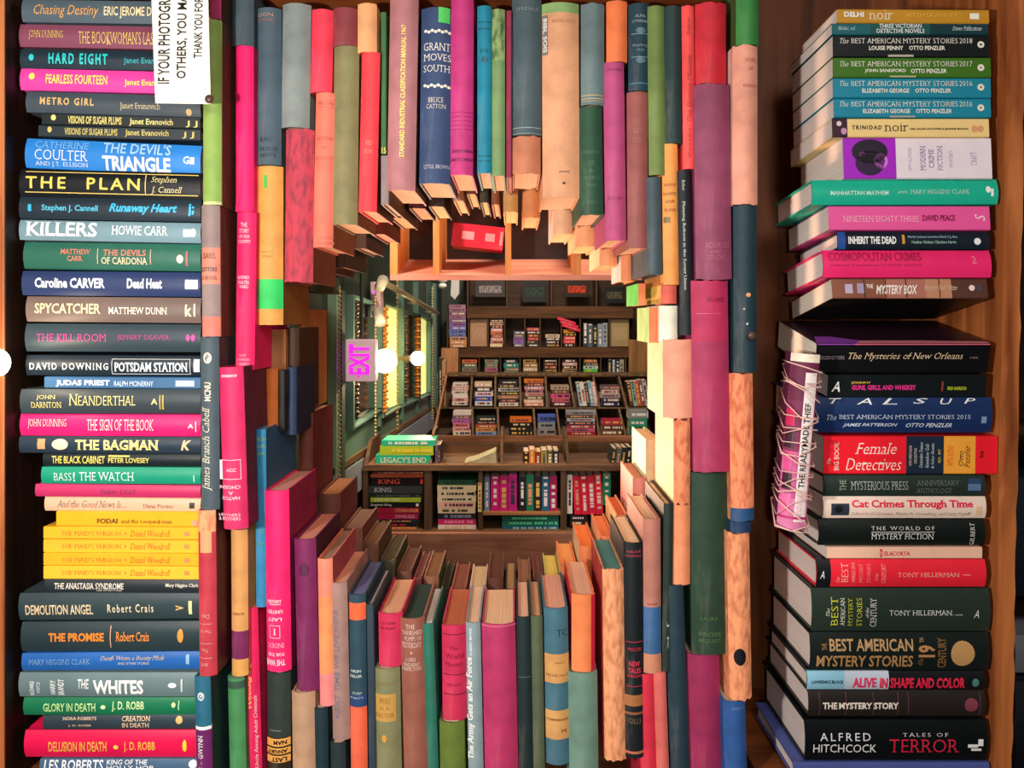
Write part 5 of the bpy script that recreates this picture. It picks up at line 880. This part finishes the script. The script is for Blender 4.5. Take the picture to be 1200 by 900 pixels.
row(683, 712, 378, 406.5, ['384048', '586878', '283038', '8a98a4', '9aa8ac'], YF + .01, Bm % 'seventh')
for j, (px, py) in enumerate(((664, 376), (667, 380), (669, 384))):
    small(P(px, py, YF - .01), (.018, .12, .1), Matrix.Rotation(math.radians(18), 3, 'Y'), 'ec2c50', 'f07088', 'leaning askew over the sixth compartment of the middle far shelf', j, True)
def face(x0, y0, x1, y1, h, h2, lab):
    b = tag(empty('paperback_book', P((x0 + x1) / 2, y1, YF + .03)), lab, 'book', 'books shown face out on the far shelves')
    pbox('cover', x0, y0, x1, y1, YF + .03, .003, jacket(h), b, .0005); pbox('pages', x0 + .5, y0 + .5, x1 - .5, y1 - .5, YF + .034, .016, paper(), b, .0005)
    pbox('back_cover', x0, y0, x1, y1, YF + .0505, .003, jacket(h), b, .0005)
    o = pbox('cover_picture', x0 + (x1 - x0) * .12, y0 + (y1 - y0) * .3, x1 - (x1 - x0) * .12, y1 - (y1 - y0) * .25, YF + .029, .0012, torn(h2, h), b, 0)
face(557, 329, 592, 348, '3c3838', 'a8a0a0', 'grey illustrated book shown face out at the left of the top far shelf')
face(612, 329, 641, 354, '161c18', '3c5048', 'black book with dotted cover face out on the top far shelf')
face(662, 329, 690, 348, '2a2018', 'e04828', 'red and orange book face out on the top far shelf')
face(708, 336, 732, 355, '14181c', '5c5840', 'dark striped book face out at the right of the top far shelf')
face(551, 374, 571, 406, 'b89070', 'c8a084', 'blank tan board filling the first compartment of the middle far shelf')
face(715, 374, 737, 406, 'a89468', 'b8a478', 'blank khaki board at the right end of the middle far shelf')
x = 'in the tall purple pile left of the far shelves'
pile(526, 546, 357, 395, ['b08098', 'a87890', '8a5878', '9a6c98', '806090', '8070b0', '7070c0', '6878c8', '7080c0'], YF + .0, x, ragged=.6)
pile(527, 547, 395, 407.5, ['e0a060', 'd89858', 'c88848'], YF + .0, 'at the foot of the tall purple pile', ragged=.4)
ws = tag(empty('side_stand', Vector((P(537, 408, YF).x, YF + .1, 0))), 'slim dark post frame carrying the tall purple pile', 'shelf')
pbox('post', 523.5, 356, 525.5, 407, YF, .02, SWd, ws); pbox('ledge', 524, 407.6, 548, 409, YF - .005, .16, SWd, ws)
row(506, 522, 418, 500, ['c8d058', '2a3834', '38483c', 'd0a070'], 4.9, 'standing upright left of the tilted bin', d=.12, drop=12)
# ------------------------------------------------------------------ wooden crate under the upper arch
KW = wood('e8a058', 'b06a34', 'z', .5); KX = wood('dc9c84', 'b87460', 'x', .5)
Yc, Yd = 1.78, 1.98
ck = tag(empty('wooden_crate', P(605, 324, 1.88)), 'orange lit wooden crate with open compartments under the upper arch', 'crate')
def ramp_box(x0, x1, yf, yb, name, mat):
    a = P(x0, yf, Yc); b = P(x1, yf, Yc); z1 = P(0, yb, Yd).z
    return prism(name, [a, b, Vector((b.x, Yd, z1)), Vector((a.x, Yd, z1))], (0, 0, -.012), mat, ck)
ramp_box(457, 752, 322, 304, 'crate_floor', KX)
za = P(0, 322, Yc).z; zb_ = P(0, 304, Yd).z; tz = P(0, 205, Yc).z
for (a, b) in ((457, 466), (507.5, 515), (592, 599), (672, 681)):
    x0, x1 = P(a, 0, Yc).x, P(b, 0, Yc).x
    prism('divider', [Vector((x0, Yc, za)), Vector((x0, Yd, zb_)), Vector((x0, Yd, tz)), Vector((x0, Yc, tz))], (x1 - x0, 0, 0), KW, ck)
xa_, xb_ = P(457, 0, Yc).x, P(752, 0, Yc).x
prism('back_panel', [Vector((xa_, Yd, zb_ - .01)), Vector((xb_, Yd, zb_ - .01)), Vector((xb_, Yd, tz)), Vector((xa_, Yd, tz))], (0, .012, 0), wood('3c2018', '22120c', 'x'), ck)  # back coloured dark to put shade into the compartments
for q in (xa_ + .02, xb_ - .04): box('hanger', (q, Yd + .012, zb_), (q + .02, Yd + .03, 3.3), KW, ck)
o = small(P(560, 277, 1.83), (.052, .118, .10), Matrix.Rotation(math.radians(6), 3, 'Y'), 'e0203c', 'f898a0', 'lying in the middle compartment of the orange crate', 0, True)
# ------------------------------------------------------------------ glowing bulb clipped to the left upright
lb = tag(empty('light_bulb', P(-3, 425, .985)), 'glowing bare bulb at the far left edge beside the left stack', 'lamp', 'bare bulbs')
bm = bmesh.new(); bmesh.ops.create_uvsphere(bm, u_segments=24, v_segments=16, radius=.014); bmesh.ops.scale(bm, vec=(1, 1, 1.2), verts=bm.verts); link('glass', tomesh('glass', bm, True), plain('fff4d8', .3, 14, 'glow'), lb)
bm = bmesh.new(); tube(bm, [(-.012, 0, 0), (-.05, 0, 0)], .008, 12); link('socket', tomesh('socket', bm, True), plain('403830', .4), lb)
bm = bmesh.new(); tube(bm, [(-.045, 0, 0), (-.05, .01, 0), (-.05, .02, 0)], .005, 8); link('clip', tomesh('clip', bm, True), plain('403830', .4), lb)
lamp('edge_bulb_light', 'POINT', P(-5, 425, .955), .25, (1, .75, .5), .014)
# ------------------------------------------------------------------ next bookcase past the right upright
nb = tag(empty('bookcase', (.74, Y0 + .3, 0)), 'dark bookcase seen past the right upright', 'bookcase')
pz = lambda py: CZ + (VY - py) * 1.12 / F
box('side_panel', (.72, 1.40, 0), (1.3, 1.42, 2.3), DARKW, nb)
for py in (520, 700, 905): box('shelf', (.722, 1.12, pz(py) - .015), (1.3, 1.40, pz(py)), DARKW, nb)
for (y0, y1, h, ds) in ((852, 905, '20242a', 'black book at the lower right corner past the upright'), (800, 852, '30343c', 'charcoal book at the right edge past the upright'), (735, 790, '8a8c94', 'pale grey book at the right edge past the upright'), (640, 700, '1c2430', 'dark navy book at the right edge past the upright'), (560, 640, '28303c', 'slate book at the right edge past the upright')):
    book(1190, 1400, y0 - (0 if y0 != 735 else -10), y1, h, ds, Y=1.12, horiz=True, sec='solo', W=.18, pages='e8dcd0')
# ------------------------------------------------------------------ labels of repeated things
ORD = ['', 'first', 'second', 'third', 'fourth', 'fifth', 'sixth', 'seventh', 'eighth', 'ninth', 'tenth', 'eleventh', 'twelfth', 'thirteenth', 'fourteenth', 'fifteenth', 'sixteenth', 'seventeenth', 'eighteenth', 'nineteenth', 'twentieth']
def ordn(n):
    if n <= 20: return ORD[n]
    t, u = divmod(n, 10); return (['', '', 'twentieth', 'thirtieth', 'fortieth'][t]) if u == 0 else ['', '', 'twenty-', 'thirty-', 'forty-'][t] + ORD[u]
PH = {'left': ('y', '{} down left stack'), 'right': ('y', '{} down right stack'), 'A': ('y', '{} down outermost left column'), 'B': ('y', '{} down second left column'),
      'W': ('y', '{} down the wide right column'), 'X': ('y', '{} down outermost right column'), 'R': ('y', '{} down right shoulder'),
      'tU': ('x', '{} along top row'), 'tL': ('x', '{} along second row'), 'bU': ('x', '{} along row below opening'), 'bL': ('x', '{} along bottom row'),
      'dT': ('x', '{} along deeper upper row'), 'dB': ('x', '{} along deeper lower row'), 'dL': ('y', '{} down the deeper left side'), 'dR': ('y', '{} down the deeper right side')}
for s in set(b[0] for b in BOOKS):
    L_ = [b for b in BOOKS if b[0] == s]
    if s == 'solo':
        for b in L_:
            b[4]['label'] = b[3]
            if not b[4].get('group'): b[4].pop('group', None)
        continue
    ax, ph = PH[s]; L_.sort(key=lambda b: b[2] if ax == 'y' else b[1])
    for i, b in enumerate(L_): b[4]['label'] = b[3] + ', ' + ph.format(ordn(i + 1))
cnt = {}
for (where, h, horiz, n, o) in RB:
    tot = sum(1 for r in RB if r[0] == where); a = 'an' if cname(h)[0] in 'aeiou' else ''
    pos = ('' if tot == 1 else (', %s from top' if horiz else ', %s from left') % ordn(n + 1))
    o['label'] = '%s %s%s %s' % (cname(h), 'book lying' if horiz and 'lying' not in where and 'leaning' not in where else 'paperback', pos, where) if not pos else '%s paperback %s%s' % (cname(h), where, pos)
LONG = [(o.name, o['label']) for o in bpy.data.objects if o.get('label') and len(o['label'].split()) > 16]
for q in LONG: print('LONG', q)
bpy.context.view_layer.update()
